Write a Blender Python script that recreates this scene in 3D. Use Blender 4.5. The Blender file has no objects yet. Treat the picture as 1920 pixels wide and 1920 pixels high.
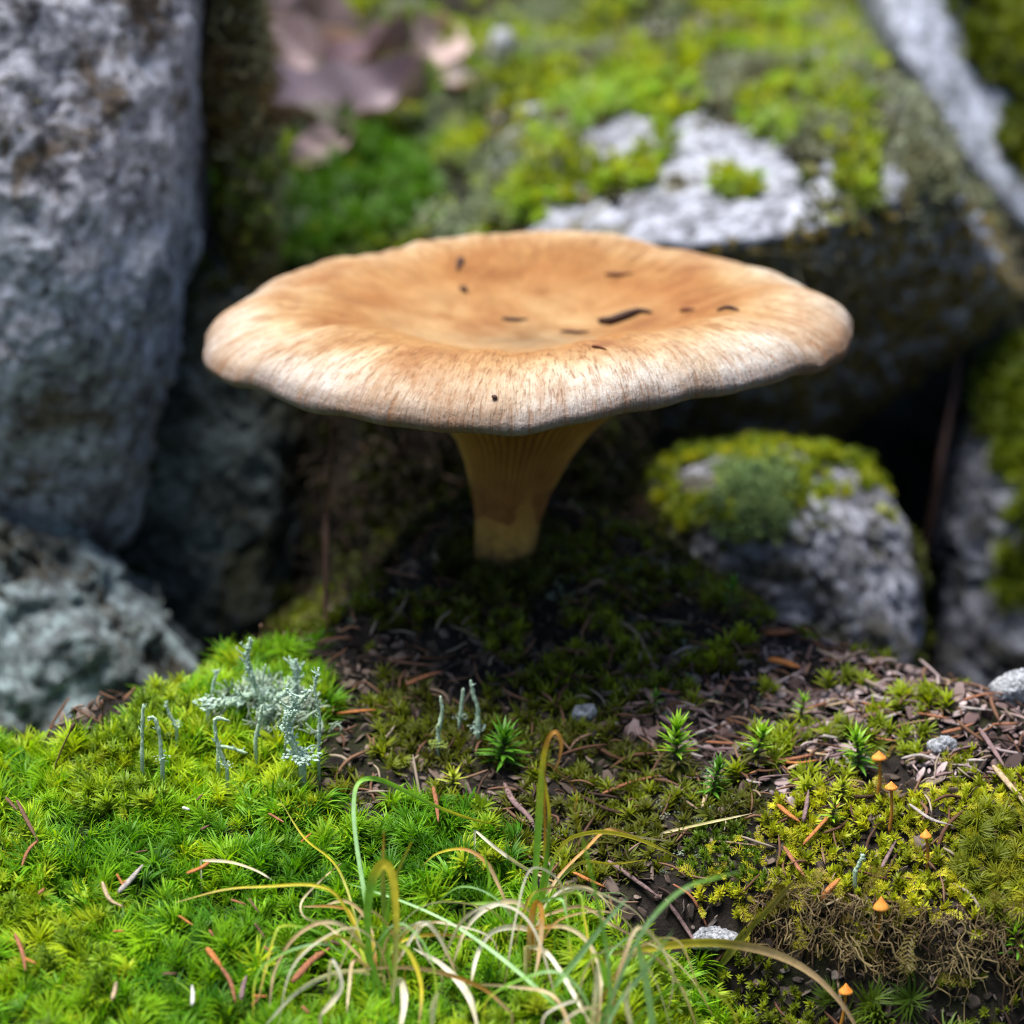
import bpy, bmesh, math, random
import numpy as np
from mathutils import Vector, Matrix
from mathutils.bvhtree import BVHTree

random.seed(7)
RNG = np.random.default_rng(7)
R = math.radians
scene = bpy.context.scene
COL = scene.collection

# ------------------------------------------------------------------ camera
PITCH = R(14.0)
CAM = np.array([0.0025, -0.5259, 0.1409])
KPX = 5444.4                                   # focal length in photo pixels (1920 wide)
FWD = np.array([0, math.cos(PITCH), -math.sin(PITCH)])
UPV = np.array([0, math.sin(PITCH), math.cos(PITCH)])
RGT = np.array([1.0, 0, 0])
cd = bpy.data.cameras.new('camera')
cam = bpy.data.objects.new('camera', cd)
COL.objects.link(cam)
cam.location = CAM
cam.rotation_euler = (math.pi / 2 - PITCH, 0, 0)
cd.sensor_width = 36
cd.lens = 36 * KPX / 1920
cd.clip_start = 0.005
cd.clip_end = 500
cd.dof.use_dof = True
cd.dof.focus_distance = 0.468
cd.dof.aperture_fstop = 13.5
scene.camera = cam

# ------------------------------------------------------------------ sky, sun, exposure
SUN_EL, SUN_AZ = R(77), R(262)                 # azimuth measured from +Y towards +X
w = bpy.data.worlds.new('World')
scene.world = w
w.use_nodes = True
wn = w.node_tree
wn.nodes.clear()
sky = wn.nodes.new('ShaderNodeTexSky')
sky.sky_type = 'NISHITA'
sky.sun_disc = False
sky.sun_elevation = SUN_EL
sky.sun_rotation = SUN_AZ
bg = wn.nodes.new('ShaderNodeBackground')
bg.inputs['Strength'].default_value = 0.05
wo = wn.nodes.new('ShaderNodeOutputWorld')
wn.links.new(sky.outputs[0], bg.inputs['Color'])
wn.links.new(bg.outputs[0], wo.inputs['Surface'])
sl = bpy.data.lights.new('sun', 'SUN')
sl.energy = 3.6
sl.angle = R(34)
sl.color = (1.0, 0.965, 0.91)
sun = bpy.data.objects.new('sun', sl)
COL.objects.link(sun)
sd = Vector((math.sin(SUN_AZ) * math.cos(SUN_EL), math.cos(SUN_AZ) * math.cos(SUN_EL), math.sin(SUN_EL)))
sun.rotation_euler = sd.to_track_quat('Z', 'Y').to_euler()
sun.location = (0.3, -0.5, 2)
scene.view_settings.view_transform = 'Standard'
scene.view_settings.look = 'None'
scene.view_settings.gamma = 1
scene.view_settings.exposure = 1.45
scene.render.engine = 'CYCLES'
scene.cycles.use_denoising = True
scene.cycles.filter_width = 1.1
scene.cycles.max_bounces = 6
scene.cycles.sample_clamp_indirect = 6

# ------------------------------------------------------------------ helpers: noise, projection
def _hash(ix, iy, iz, seed):
    h = (ix.astype(np.uint32) * np.uint32(374761393) + iy.astype(np.uint32) * np.uint32(668265263)
         + iz.astype(np.uint32) * np.uint32(2147483647) + np.uint32(seed * 1013904223 % 4294967291))
    h = (h ^ (h >> np.uint32(13))) * np.uint32(1274126177)
    h = (h ^ (h >> np.uint32(15))) * np.uint32(2246822519)
    h = h ^ (h >> np.uint32(16))
    return h.astype(np.float64) / 2147483647.5 - 1.0

def vnoise(p, seed=0):
    p = np.asarray(p, float)
    i = np.floor(p).astype(np.int64)
    f = p - i
    u = f * f * f * (f * (f * 6 - 15) + 10)
    r = 0
    for dx in (0, 1):
        for dy in (0, 1):
            for dz in (0, 1):
                wgt = (u[:, 0] if dx else 1 - u[:, 0]) * (u[:, 1] if dy else 1 - u[:, 1]) * (u[:, 2] if dz else 1 - u[:, 2])
                r = r + wgt * _hash(i[:, 0] + dx, i[:, 1] + dy, i[:, 2] + dz, seed)
    return r

def fbm(p, freq, octs=4, seed=0, gain=0.5):
    p = np.asarray(p, float)
    r, a, s = 0, 1, 0
    for o in range(octs):
        r = r + a * vnoise(p * freq + 17.3 * o, seed + o)
        s += a
        a *= gain
        freq *= 2.03
    return r / s

def sstep(a, b, x):
    t = np.clip((x - a) / (b - a), 0, 1)
    return t * t * (3 - 2 * t)

def ray(px, py):
    return FWD + RGT * ((px - 960) / KPX) + UPV * ((960 - py) / KPX)

def P(px, py, Y):
    """world point on the ray of a photo pixel at depth plane y = Y"""
    d = ray(px, py)
    t = (Y - CAM[1]) / d[1]
    return CAM + d * t

def proj(pts):
    q = np.asarray(pts) - CAM
    z = q @ FWD
    return 960 + KPX * (q @ RGT) / z, 960 - KPX * (q @ UPV) / z, z

# ------------------------------------------------------------------ the ground's height
CX = np.array([-0.4, -0.10, -0.085, -0.055, -0.033, -0.01, 0.01, 0.03, 0.05, 0.075, 0.10, 0.4])
CY = np.array([-0.07, -0.060, -0.054, -0.038, -0.024, 0.01, 0.015, 0.0, -0.018, -0.034, -0.052, -0.08])
CDROP = np.array([0.03, 0.03, 0.03, 0.025, 0.014, 0.004, 0.004, 0.007, 0.014, 0.03, 0.04, 0.04])

def gh(x, y):
    x = np.asarray(x, float)
    y = np.asarray(y, float)
    yc = np.interp(x, CX, CY)
    dr = np.interp(x, CX, CDROP)
    d = y - yc
    soft = 0.008
    m = yc - soft * np.log1p(np.exp(np.clip(-d / soft, -60, 60)))      # soft min(y, yc)
    m = np.where(d < -0.3, y, m)
    z = 0.33 * m - dr * sstep(0.0, 0.04, d)
    # bank behind the mushroom
    rgt = sstep(0.02, 0.06, x)
    y0 = 0.066 + 0.26 * rgt + 0.045 * (1 - sstep(-0.055, -0.022, x))
    bank = 0.036 + 0.235 * (y - 0.1)
    z = z + (np.maximum(bank, z) - z) * sstep(y0 - 0.016, y0 + 0.002, y)
    # moss clump broken off at the front right
    ye = np.interp(x, [0.02, 0.032, 0.06, 0.09, 0.4], [-0.088, -0.089, -0.0955, -0.099, -0.11])
    mk = sstep(0.018, 0.032, x) * (1 - sstep(0.12, 0.2, x))
    z = z - 0.016 * mk * sstep(0.0, 0.009, ye - y)
    # raised cushion of the left moss
    z = z + 0.004 * np.exp(-((x + 0.05) / 0.04) ** 2 - ((y + 0.075) / 0.03) ** 2)
    # shallow clump at the right
    z = z + 0.005 * np.exp(-((x - 0.075) / 0.03) ** 2 - ((y + 0.078) / 0.018) ** 2)
    z = z + 0.004 * np.exp(-((x - 0.082) / 0.018) ** 2 - ((y + 0.052) / 0.012) ** 2)
    sh = x.shape
    p = np.stack([x.ravel(), y.ravel(), np.zeros(x.size)], 1)
    lum = fbm(p, 45, 3, 11)
    amp = 0.0028 + 0.007 * sstep(0.08, 0.14, y).ravel()
    z = z + (amp * lum).reshape(sh) + (0.0011 * fbm(p, 210, 2, 5)).reshape(sh)
    z = z + (0.05 * sstep(0.5, 3, np.hypot(p[:, 0], p[:, 1])) * fbm(p, 1.3, 4, 21)).reshape(sh)
    return z

def gnormal(x, y, e=0.002):
    nx = -(gh(x + e, y) - gh(x - e, y)) / (2 * e)
    ny = -(gh(x, y + e) - gh(x, y - e)) / (2 * e)
    n = np.stack([nx, ny, np.ones_like(nx)], 1)
    return n / np.linalg.norm(n, axis=1)[:, None]

def G(px, py, lift=0.0):
    """where the ray of a photo pixel meets the ground (or the top of moss of that height)"""
    d = ray(px, py)
    t = np.linspace(0.25, 1.6, 2700)
    q = CAM + t[:, None] * d
    below = q[:, 2] < gh(q[:, 0], q[:, 1]) + lift
    k = int(np.argmax(below)) if below.any() else len(t) - 1
    return q[k]

# ------------------------------------------------------------------ helpers: materials
def newmat(name):
    m = bpy.data.materials.new(name)
    m.use_nodes = True
    nt = m.node_tree
    nt.nodes.clear()
    out = nt.nodes.new('ShaderNodeOutputMaterial')
    b = nt.nodes.new('ShaderNodeBsdfPrincipled')
    nt.links.new(b.outputs[0], out.inputs[0])
    b.inputs['Roughness'].default_value = 0.8
    b.inputs['Specular IOR Level'].default_value = 0.3
    return m, nt, b, out

def put(nt, sock, v):
    if isinstance(v, bpy.types.NodeSocket):
        nt.links.new(v, sock)
    else:
        if isinstance(v, (tuple, list)) and len(v) == 3 and sock.type == 'RGBA':
            v = (*v, 1)
        sock.default_value = v

def noise(nt, vec, scale, detail=4, rough=0.6, dist=0.0):
    n = nt.nodes.new('ShaderNodeTexNoise')
    put(nt, n.inputs['Vector'], vec)
    n.inputs['Scale'].default_value = scale
    n.inputs['Detail'].default_value = detail
    n.inputs['Roughness'].default_value = rough
    n.inputs['Distortion'].default_value = dist
    return n.outputs['Fac']

def ramp(nt, fac, stops):
    n = nt.nodes.new('ShaderNodeValToRGB')
    put(nt, n.inputs[0], fac)
    e = n.color_ramp.elements
    while len(e) < len(stops):
        e.new(0.5)
    for k, (pos, c) in enumerate(stops):
        e[k].position = pos
        e[k].color = (*c, 1) if len(c) == 3 else c
    return n.outputs[0]

def mix(nt, fac, a, b, mode='MIX'):
    n = nt.nodes.new('ShaderNodeMixRGB')
    n.blend_type = mode
    put(nt, n.inputs[0], fac)
    put(nt, n.inputs[1], a)
    put(nt, n.inputs[2], b)
    return n.outputs[0]

def mth(nt, op, a, b=0.0):
    n = nt.nodes.new('ShaderNodeMath')
    n.operation = op
    put(nt, n.inputs[0], a)
    put(nt, n.inputs[1], b)
    return n.outputs[0]

def g1(v):
    return (v, v, v)

def mask(nt, fac, a, b):
    return ramp(nt, fac, [(a, g1(0)), (b, g1(1))])

def bump(nt, b, h, dist, strength=1.0):
    n = nt.nodes.new('ShaderNodeBump')
    n.inputs['Strength'].default_value = strength
    n.inputs['Distance'].default_value = dist
    put(nt, n.inputs['Height'], h)
    nt.links.new(n.outputs[0], b.inputs['Normal'])

def ocoord(nt):
    return nt.nodes.new('ShaderNodeTexCoord').outputs['Object']

def attr(nt, name, kind='GEOMETRY'):
    n = nt.nodes.new('ShaderNodeAttribute')
    n.attribute_type = kind
    n.attribute_name = name
    return n

def rock_mat(name, dark, mid, light, stain, stain_lo=0.5, stain_hi=0.62, sc=1.0, moss=None):
    m, nt, b, out = newmat(name)
    o = ocoord(nt)
    n1 = noise(nt, o, 70 * sc, 12, 0.82, 0.4)
    c = ramp(nt, n1, [(0.36, dark), (0.46, mid), (0.56, light)])
    n2 = noise(nt, o, 330 * sc, 5, 0.75)
    c = mix(nt, 0.9, c, ramp(nt, n2, [(0.34, g1(0.18)), (0.48, g1(0.9)), (0.64, (1.5, 1.5, 1.55))]), 'MULTIPLY')
    n5 = noise(nt, o, 140 * sc, 6, 0.7, 0.8)                       # pale crust lichen
    c = mix(nt, mth(nt, 'MULTIPLY', mask(nt, n5, 0.56, 0.62), 0.7), c, mix(nt, 1, light, ramp(nt, n2, [(0.35, g1(0.75)), (0.65, g1(1.35))]), 'MULTIPLY'))
    n3 = noise(nt, o, 30 * sc, 9, 0.74, 0.7)                       # brown stains
    c = mix(nt, mth(nt, 'MULTIPLY', mask(nt, n3, stain_lo, stain_hi), 0.9), c, mix(nt, 1, stain, ramp(nt, n2, [(0.3, g1(0.3)), (0.7, g1(1.8))]), 'MULTIPLY'))
    n6 = noise(nt, o, 210 * sc, 5, 0.7)                            # black flecks
    c = mix(nt, mth(nt, 'MULTIPLY', mask(nt, n6, 0.60, 0.66), 0.85), c, (0.018, 0.017, 0.016))
    put(nt, b.inputs['Base Color'], c)
    b.inputs['Roughness'].default_value = 0.9
    hh = mth(nt, 'ADD', mth(nt, 'MULTIPLY', noise(nt, o, 170 * sc, 10, 0.75), 1.0), mth(nt, 'MULTIPLY', n2, 0.3))
    bump(nt, b, hh, 0.003, 0.9)
    return m

def leaf_mat(name, translucency=0.35, inst=True, rough=0.55):
    m, nt, b, out = newmat(name)
    if inst:
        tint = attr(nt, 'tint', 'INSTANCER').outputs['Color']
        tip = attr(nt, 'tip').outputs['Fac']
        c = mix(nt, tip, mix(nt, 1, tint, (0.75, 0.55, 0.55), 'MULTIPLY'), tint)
    else:
        c = attr(nt, 'Col').outputs['Color']
        n = noise(nt, ocoord(nt), 900, 3)
        c = mix(nt, 0.5, c, ramp(nt, n, [(0.3, g1(0.6)), (0.7, g1(1.25))]), 'MULTIPLY')
    put(nt, b.inputs['Base Color'], c)
    b.inputs['Roughness'].default_value = rough
    tr = nt.nodes.new('ShaderNodeBsdfTranslucent')
    put(nt, tr.inputs['Color'], mix(nt, 1, c, (1.15, 1.15, 0.7), 'MULTIPLY'))
    mx = nt.nodes.new('ShaderNodeMixShader')
    mx.inputs[0].default_value = translucency
    nt.links.new(b.outputs[0], mx.inputs[1])
    nt.links.new(tr.outputs[0], mx.inputs[2])
    nt.links.new(mx.outputs[0], out.inputs[0])
    return m

def plain_mat(name, col, var=0.5, scale=600, rough=0.8, bmp=0.0):
    m, nt, b, out = newmat(name)
    n = noise(nt, ocoord(nt), scale, 5, 0.65)
    c = mix(nt, 1, col, ramp(nt, n, [(0.3, g1(1 - var)), (0.7, g1(1 + var))]), 'MULTIPLY')
    put(nt, b.inputs['Base Color'], c)
    b.inputs['Roughness'].default_value = rough
    if bmp:
        bump(nt, b, n, bmp)
    return m

# ------------------------------------------------------------------ helpers: objects
def tag(o, label=None, cat=None, group=None, kind=None):
    for k, v in (('label', label), ('category', cat), ('group', group), ('kind', kind)):
        if v:
            o[k] = v
    return o

def link(o, parent=None):
    COL.objects.link(o)
    if parent is not None:
        o.parent = parent
    return o

def make_mesh(name, v, f, mat, smooth=True, attrs=None):
    me = bpy.data.meshes.new(name)
    v = np.asarray(v, float)
    me.from_pydata(v.tolist(), [], [tuple(int(i) for i in q) for q in f])
    if mat:
        me.materials.append(mat)
    if smooth and len(me.polygons):
        me.polygons.foreach_set('use_smooth', [True] * len(me.polygons))
    for k, a in (attrs or {}).items():
        a = np.asarray(a, float)
        if a.ndim == 1:
            at = me.attributes.new(k, 'FLOAT', 'POINT')
            at.data.foreach_set('value', a)
        else:
            at = me.attributes.new(k, 'FLOAT_VECTOR', 'POINT')
            at.data.foreach_set('vector', a.ravel())
    me.update()
    return me

def mesh_obj(name, v, f, mat, parent=None, loc=None, smooth=True, attrs=None):
    v = np.asarray(v, float)
    if loc is not None:
        v = v - np.asarray(loc)
    o = bpy.data.objects.new(name, make_mesh(name, v, f, mat, smooth, attrs))
    if loc is not None:
        o.location = loc
    return link(o, parent)

def empty(name, loc, label, cat, group=None):
    o = bpy.data.objects.new(name, None)
    o.empty_display_size = 0.005
    o.location = loc
    link(o)
    return tag(o, label, cat, group)

def catmull(pts, n):
    p = np.asarray(pts, float)
    if len(p) == 2:
        t = np.linspace(0, 1, n)[:, None]
        return p[0] * (1 - t) + p[1] * t
    p = np.vstack([2 * p[0] - p[1], p, 2 * p[-1] - p[-2]])
    seg = len(p) - 3
    out = []
    for s in np.linspace(0, seg - 1e-6, n):
        i = int(s)
        t = s - i
        a, b, c, d = p[i:i + 4]
        out.append(0.5 * ((2 * b) + (c - a) * t + (2 * a - 5 * b + 4 * c - d) * t * t + (3 * b - a - 3 * c + d) * t ** 3))
    return np.array(out)

def frames(c):
    t = np.gradient(c, axis=0)
    t /= np.linalg.norm(t, axis=1)[:, None] + 1e-12
    return t

def tube(c, rad, ns=6, cap=True):
    """tube along polyline c; rad per point; returns v, f"""
    c = np.asarray(c, float)
    n = len(c)
    rad = np.broadcast_to(rad, (n,))
    t = frames(c)
    ref = np.array([0.31, 0.87, 0.38]) if abs(t[0] @ np.array([0.31, 0.87, 0.38])) < 0.9 else np.array([1.0, 0, 0])
    v = []
    for k in range(n):
        a = np.cross(t[k], ref)
        a /= np.linalg.norm(a)
        b = np.cross(t[k], a)
        ref = np.cross(a, t[k]) if False else ref
        for j in range(ns):
            an = 2 * math.pi * j / ns
            v.append(c[k] + rad[k] * (math.cos(an) * a + math.sin(an) * b))
    f = []
    for k in range(n - 1):
        for j in range(ns):
            j2 = (j + 1) % ns
            f.append((k * ns + j, k * ns + j2, (k + 1) * ns + j2, (k + 1) * ns + j))
    if cap:
        f.append(tuple(range(ns))[::-1])
        f.append(tuple((n - 1) * ns + j for j in range(ns)))
    return np.array(v), f

def ribbon(c, wid, ref, fold=0.25):
    c = np.asarray(c, float)
    t = frames(c)
    s = np.cross(t, ref)
    s /= np.linalg.norm(s, axis=1)[:, None] + 1e-9
    nrm = np.cross(s, t)
    wid = np.asarray(wid)[:, None]
    v = np.stack([c - s * wid * 0.5, c - nrm * wid * fold, c + s * wid * 0.5], 1).reshape(-1, 3)
    f = []
    for k in range(len(c) - 1):
        for j in range(2):
            f.append((3 * k + j, 3 * k + j + 1, 3 * k + 4 + j, 3 * k + 3 + j))
    return v, f

class Acc:
    def __init__(s):
        s.v, s.f, s.n, s.a = [], [], 0, []
    def add(s, v, f, a=None):
        s.v.append(np.asarray(v))
        s.f += [tuple(i + s.n for i in q) for q in f]
        s.n += len(v)
        if a is not None:
            s.a.append(np.asarray(a, float))
    def V(s):
        return np.vstack(s.v)
    def A(s):
        return np.concatenate(s.a)

_ICO = {}
def ico(n):
    if n not in _ICO:
        bm = bmesh.new()
        bmesh.ops.create_icosphere(bm, subdivisions=n, radius=1)
        bm.verts.ensure_lookup_table()
        v = np.array([q.co[:] for q in bm.verts])
        f = [tuple(q.index for q in p.verts) for p in bm.faces]
        bm.free()
        _ICO[n] = (v / np.linalg.norm(v, axis=1)[:, None], f)
    return _ICO[n]

ROCKS = {}
def rock(name, pts, mat, label, sub=7, p=16, seed=1, amp=1.0, chips=10, cat='rock', group=None, key=None, rough=1.0, knob=1.0):
    pts = np.asarray(pts, float)
    bm = bmesh.new()
    for q in pts:
        bm.verts.new(q)
    bmesh.ops.convex_hull(bm, input=bm.verts)
    bm.normal_update()
    c = pts.mean(0)
    pl = []
    for fc in bm.faces:
        n = np.array(fc.normal[:])
        d = float(n @ (np.array(fc.verts[0].co[:]) - c))
        if d < 0:
            n, d = -n, -d
        pl.append((n, d))
    bm.free()
    rg = np.random.default_rng(seed)
    for k in range(chips):
        n = rg.normal(size=3)
        n /= np.linalg.norm(n)
        d = max((pts - c) @ n) * rg.uniform(0.80, 0.95)
        pl.append((n, d))
    dv, f = ico(sub)
    acc = 0
    for n, d in pl:
        acc = acc + np.maximum(0, dv @ n / max(d, 1e-4)) ** p
    r = acc ** (-1.0 / p)
    v = dv * r[:, None]
    size = float(np.mean(r))
    q = v + c
    a = amp * min(size, 0.05)
    bw = 1.2 / size
    disp = 0.07 * fbm(q, bw, 3, seed) + 0.10 * knob * np.abs(fbm(q, bw * 2.4, 4, seed + 7)) + 0.045 * rough * fbm(q, bw * 8, 4, seed + 13, 0.6)
    st_ = fbm(q * np.array([1, 1, 0.5]), bw * 4, 3, seed + 3) * 5
    disp += 0.018 * rough * (np.floor(st_) + sstep(0.75, 1.0, st_ - np.floor(st_))) / 2.5     # broken, stepped chips
    cr = np.abs(fbm(q, bw * 1.6, 4, seed + 31))
    disp -= 0.10 * knob * np.exp(-(cr / 0.02) ** 2)
    v = v + dv * (disp * a)[:, None]
    q = v + c
    loc = np.array([c[0], c[1], q[:, 2].min()])
    o = mesh_obj(name, q, f, mat, loc=loc)
    tag(o, label, cat, group)
    if key:
        ROCKS[key] = (q, np.array(f))
    return o

# ---------------------------- scattering of tiny plants ("stuff") by geometry nodes
PROTO = {}
def proto_set(key, meshes):
    c = bpy.data.collections.new('proto_' + key)
    for k, me in enumerate(meshes):
        o = bpy.data.objects.new('proto_%s_%02d' % (key, k), me)
        c.objects.link(o)
    PROTO[key] = (c, len(meshes))

def euler_from_axes(X, Y, Z):
    ry = -np.arcsin(np.clip(X[:, 2], -1, 1))
    rx = np.arctan2(Y[:, 2], Z[:, 2])
    rz = np.arctan2(X[:, 1], X[:, 0])
    return np.stack([rx, ry, rz], 1)

def scatter(name, key, pts, nrm, scl, tint, label, cat, up=0.5, tilt=0.35, lay=False, seed=3):
    n = len(pts)
    rg = np.random.default_rng(seed)
    Z = nrm * (1 - up) + np.array([0, 0, 1.0]) * up + rg.normal(size=(n, 3)) * tilt
    Z /= np.linalg.norm(Z, axis=1)[:, None]
    a = rg.normal(size=(n, 3))
    X = np.cross(a, Z)
    X /= np.linalg.norm(X, axis=1)[:, None]
    Y = np.cross(Z, X)
    col, nv = PROTO[key]
    me = bpy.data.meshes.new(name)
    me.from_pydata(np.asarray(pts).tolist(), [], [])
    def va(k, arr, typ, prop):
        at = me.attributes.new(k, typ, 'POINT')
        at.data.foreach_set(prop, np.asarray(arr).ravel())
    va('rot', euler_from_axes(X, Y, Z), 'FLOAT_VECTOR', 'vector')
    va('scl', np.broadcast_to(scl, (n,)).astype(float), 'FLOAT', 'value')
    va('vid', rg.integers(0, nv, n).astype(np.int32), 'INT', 'value')
    va('tint', tint, 'FLOAT_VECTOR', 'vector')
    o = bpy.data.objects.new(name, me)
    link(o)
    tag(o, label, cat, kind='stuff')
    ng = bpy.data.node_groups.new('scatter_' + name, 'GeometryNodeTree')
    ng.interface.new_socket('Geometry', in_out='INPUT', socket_type='NodeSocketGeometry')
    ng.interface.new_socket('Geometry', in_out='OUTPUT', socket_type='NodeSocketGeometry')
    gi = ng.nodes.new('NodeGroupInput')
    go = ng.nodes.new('NodeGroupOutput')
    ip = ng.nodes.new('GeometryNodeInstanceOnPoints')
    ci = ng.nodes.new('GeometryNodeCollectionInfo')
    ci.inputs['Collection'].default_value = col
    ci.inputs['Separate Children'].default_value = True
    ci.inputs['Reset Children'].default_value = True
    ip.inputs['Pick Instance'].default_value = True
    def na(k, t):
        q = ng.nodes.new('GeometryNodeInputNamedAttribute')
        q.data_type = t
        q.inputs['Name'].default_value = k
        return [s for s in q.outputs if s.enabled and s.name == 'Attribute'][0]
    er = ng.nodes.new('FunctionNodeEulerToRotation')
    L = ng.links.new
    L(na('rot', 'FLOAT_VECTOR'), er.inputs[0])
    L(gi.outputs[0], ip.inputs['Points'])
    L(ci.outputs[0], ip.inputs['Instance'])
    L(na('vid', 'INT'), ip.inputs['Instance Index'])
    L(er.outputs[0], ip.inputs['Rotation'])
    L(na('scl', 'FLOAT'), ip.inputs['Scale'])
    L(ip.outputs[0], go.inputs[0])
    md = o.modifiers.new('scatter', 'NODES')
    md.node_group = ng
    return o

def in_poly(px, py, poly):
    px = np.asarray(px)
    py = np.asarray(py)
    ins = np.zeros(px.shape, bool)
    n = len(poly)
    for i in range(n):
        x1, y1 = poly[i]
        x2, y2 = poly[(i + 1) % n]
        c = ((y1 > py) != (y2 > py)) & (px < (x2 - x1) * (py - y1) / (y2 - y1 + 1e-9) + x1)
        ins ^= c
    return ins

def ground_points(x0, x1, y0, y1, s, seed):
    rg = np.random.default_rng(seed)
    gx, gy = np.meshgrid(np.arange(x0, x1, s), np.arange(y0, y1, s))
    x = gx.ravel() + rg.uniform(-0.5, 0.5, gx.size) * s
    y = gy.ravel() + rg.uniform(-0.5, 0.5, gx.size) * s
    z = gh(x, y)
    p = np.stack([x, y, z], 1)
    px, py, d = proj(p)
    wob = 45
    pz = np.stack([x, y, 0 * x], 1)
    return p, px + wob * fbm(pz, 70, 3, seed + 40), py + wob * fbm(pz, 70, 3, seed + 50)

def rock_points(key, n, seed):
    v, f = ROCKS[key]
    a, b, c = v[f[:, 0]], v[f[:, 1]], v[f[:, 2]]
    nr = np.cross(b - a, c - a)
    ar = np.linalg.norm(nr, axis=1)
    nr = nr / (ar[:, None] + 1e-15)
    ctr = (a + b + c) / 3
    if (np.einsum('ij,ij->i', nr, ctr - v.mean(0)) < 0).mean() > 0.5:
        nr = -nr
    px, py, d = proj(ctr)
    vis = (px > -250) & (px < 2170) & (py > -250) & (py < 2100)
    pr = ar * vis
    rg = np.random.default_rng(seed)
    k = rg.choice(len(f), n, p=pr / pr.sum())
    u, w_ = rg.random(n), rg.random(n)
    fl = u + w_ > 1
    u[fl], w_[fl] = 1 - u[fl], 1 - w_[fl]
    p = a[k] + (b[k] - a[k]) * u[:, None] + (c[k] - a[k]) * w_[:, None]
    x, y, d = proj(p)
    return p, nr[k], x, y

def tints(p, cols, freq, seed, jitter=0.18):
    """per-plant leaf colours: blend along a list of pigments with patchy noise"""
    rg = np.random.default_rng(seed)
    cols = np.asarray(cols, float)
    t = np.clip(0.5 + 0.75 * fbm(p, freq, 3, seed) + rg.normal(size=len(p)) * jitter, 0, 0.9999) * (len(cols) - 1)
    i = t.astype(int)
    fr = (t - i)[:, None]
    c = cols[i] * (1 - fr) + cols[i + 1] * fr
    return c * rg.uniform(0.8, 1.2, (len(p), 1))

# ------------------------------------------------------------------ materials
M = {}
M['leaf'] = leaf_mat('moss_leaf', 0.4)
M['blade'] = leaf_mat('grass_blade', 0.35, inst=False, rough=0.45)
M['hair'] = leaf_mat('haircap_leaf', 0.3, inst=False, rough=0.4)
M['lich'] = leaf_mat('lichen_crumb', 0.12, rough=0.9)
M['chip'] = leaf_mat('litter_chip', 0.05, rough=0.85)

m, nt, b, out = newmat('soil')
o_ = ocoord(nt)
n1 = noise(nt, o_, 120, 8, 0.7)
c = ramp(nt, n1, [(0.35, (0.008, 0.006, 0.005)), (0.5, (0.024, 0.017, 0.013)), (0.62, (0.06, 0.042, 0.036))])
c = mix(nt, mask(nt, noise(nt, o_, 60, 5, 0.7), 0.5, 0.62), c, (0.03, 0.034, 0.008))
put(nt, b.inputs['Base Color'], c)
b.inputs['Roughness'].default_value = 0.95
bump(nt, b, noise(nt, o_, 500, 8, 0.75), 0.003)
M['soil'] = m

M['rock_left'] = rock_mat('granite_blue_grey', (0.08, 0.075, 0.08), (0.29, 0.29, 0.335), (0.56, 0.57, 0.65), (0.13, 0.09, 0.05), 0.52, 0.59)
M['rock_low'] = rock_mat('granite_pale_lichen', (0.04, 0.04, 0.04), (0.16, 0.18, 0.19), (0.42, 0.52, 0.54), (0.06, 0.048, 0.03), 0.48, 0.55)
M['rock_dark'] = rock_mat('granite_shade_dark', (0.012, 0.012, 0.010), (0.032, 0.037, 0.034), (0.11, 0.135, 0.135), (0.035, 0.035, 0.014), 0.47, 0.56)  # colours darkened to paint in the shade on the recessed rock
M['rock_edge'] = rock_mat('brown_crusted_stone', (0.02, 0.016, 0.009), (0.09, 0.065, 0.03), (0.20, 0.16, 0.07), (0.08, 0.08, 0.02), 0.48, 0.6)
M['rock_rear'] = rock_mat('granite_white_grey', (0.09, 0.09, 0.10), (0.28, 0.29, 0.34), (0.50, 0.52, 0.60), (0.10, 0.09, 0.04), 0.54, 0.61)
M['rock_slab'] = rock_mat('granite_blue_slab', (0.20, 0.21, 0.24), (0.34, 0.36, 0.43), (0.50, 0.53, 0.63), (0.20, 0.20, 0.14), 0.58, 0.7)
M['rock_small'] = rock_mat('granite_speckled', (0.035, 0.035, 0.037), (0.17, 0.17, 0.20), (0.42, 0.43, 0.50), (0.05, 0.045, 0.025), 0.49, 0.56, 1.2)
M['quartz'] = rock_mat('white_quartz', (0.16, 0.17, 0.19), (0.45, 0.47, 0.52), (0.7, 0.72, 0.76), (0.12, 0.12, 0.13), 0.6, 0.68, 4)

# ------------------------------------------------------------------ what grows where (photo pixels on the ground)
BRIGHT = [(-400, 1380), (0, 1380), (90, 1420), (190, 1380), (330, 1290), (430, 1230), (560, 1230), (610, 1300), (600, 1420), (560, 1490), (660, 1560), (720, 1530), (800, 1500),
          (900, 1520), (960, 1600), (1010, 1680), (1150, 1720), (1270, 1730), (1330, 1800), (1400, 1920), (1450, 2250), (-400, 2250)]
YELLOW = [(1290, 1640), (1420, 1560), (1560, 1460), (1680, 1380), (1780, 1400), (1960, 1470), (2300, 1500), (2300, 1830), (1900, 1780), (1700, 1750), (1480, 1770), (1330, 1700)]
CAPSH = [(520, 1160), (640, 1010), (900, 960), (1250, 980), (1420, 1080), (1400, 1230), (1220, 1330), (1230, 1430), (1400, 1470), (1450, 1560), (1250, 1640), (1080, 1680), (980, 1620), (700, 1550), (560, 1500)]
LITTER = [(1150, 1290), (1420, 1190), (1700, 1205), (2000, 1290), (2300, 1390), (2300, 1520), (1850, 1480), (1650, 1420), (1500, 1530), (1300, 1480), (1200, 1400)]


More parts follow.
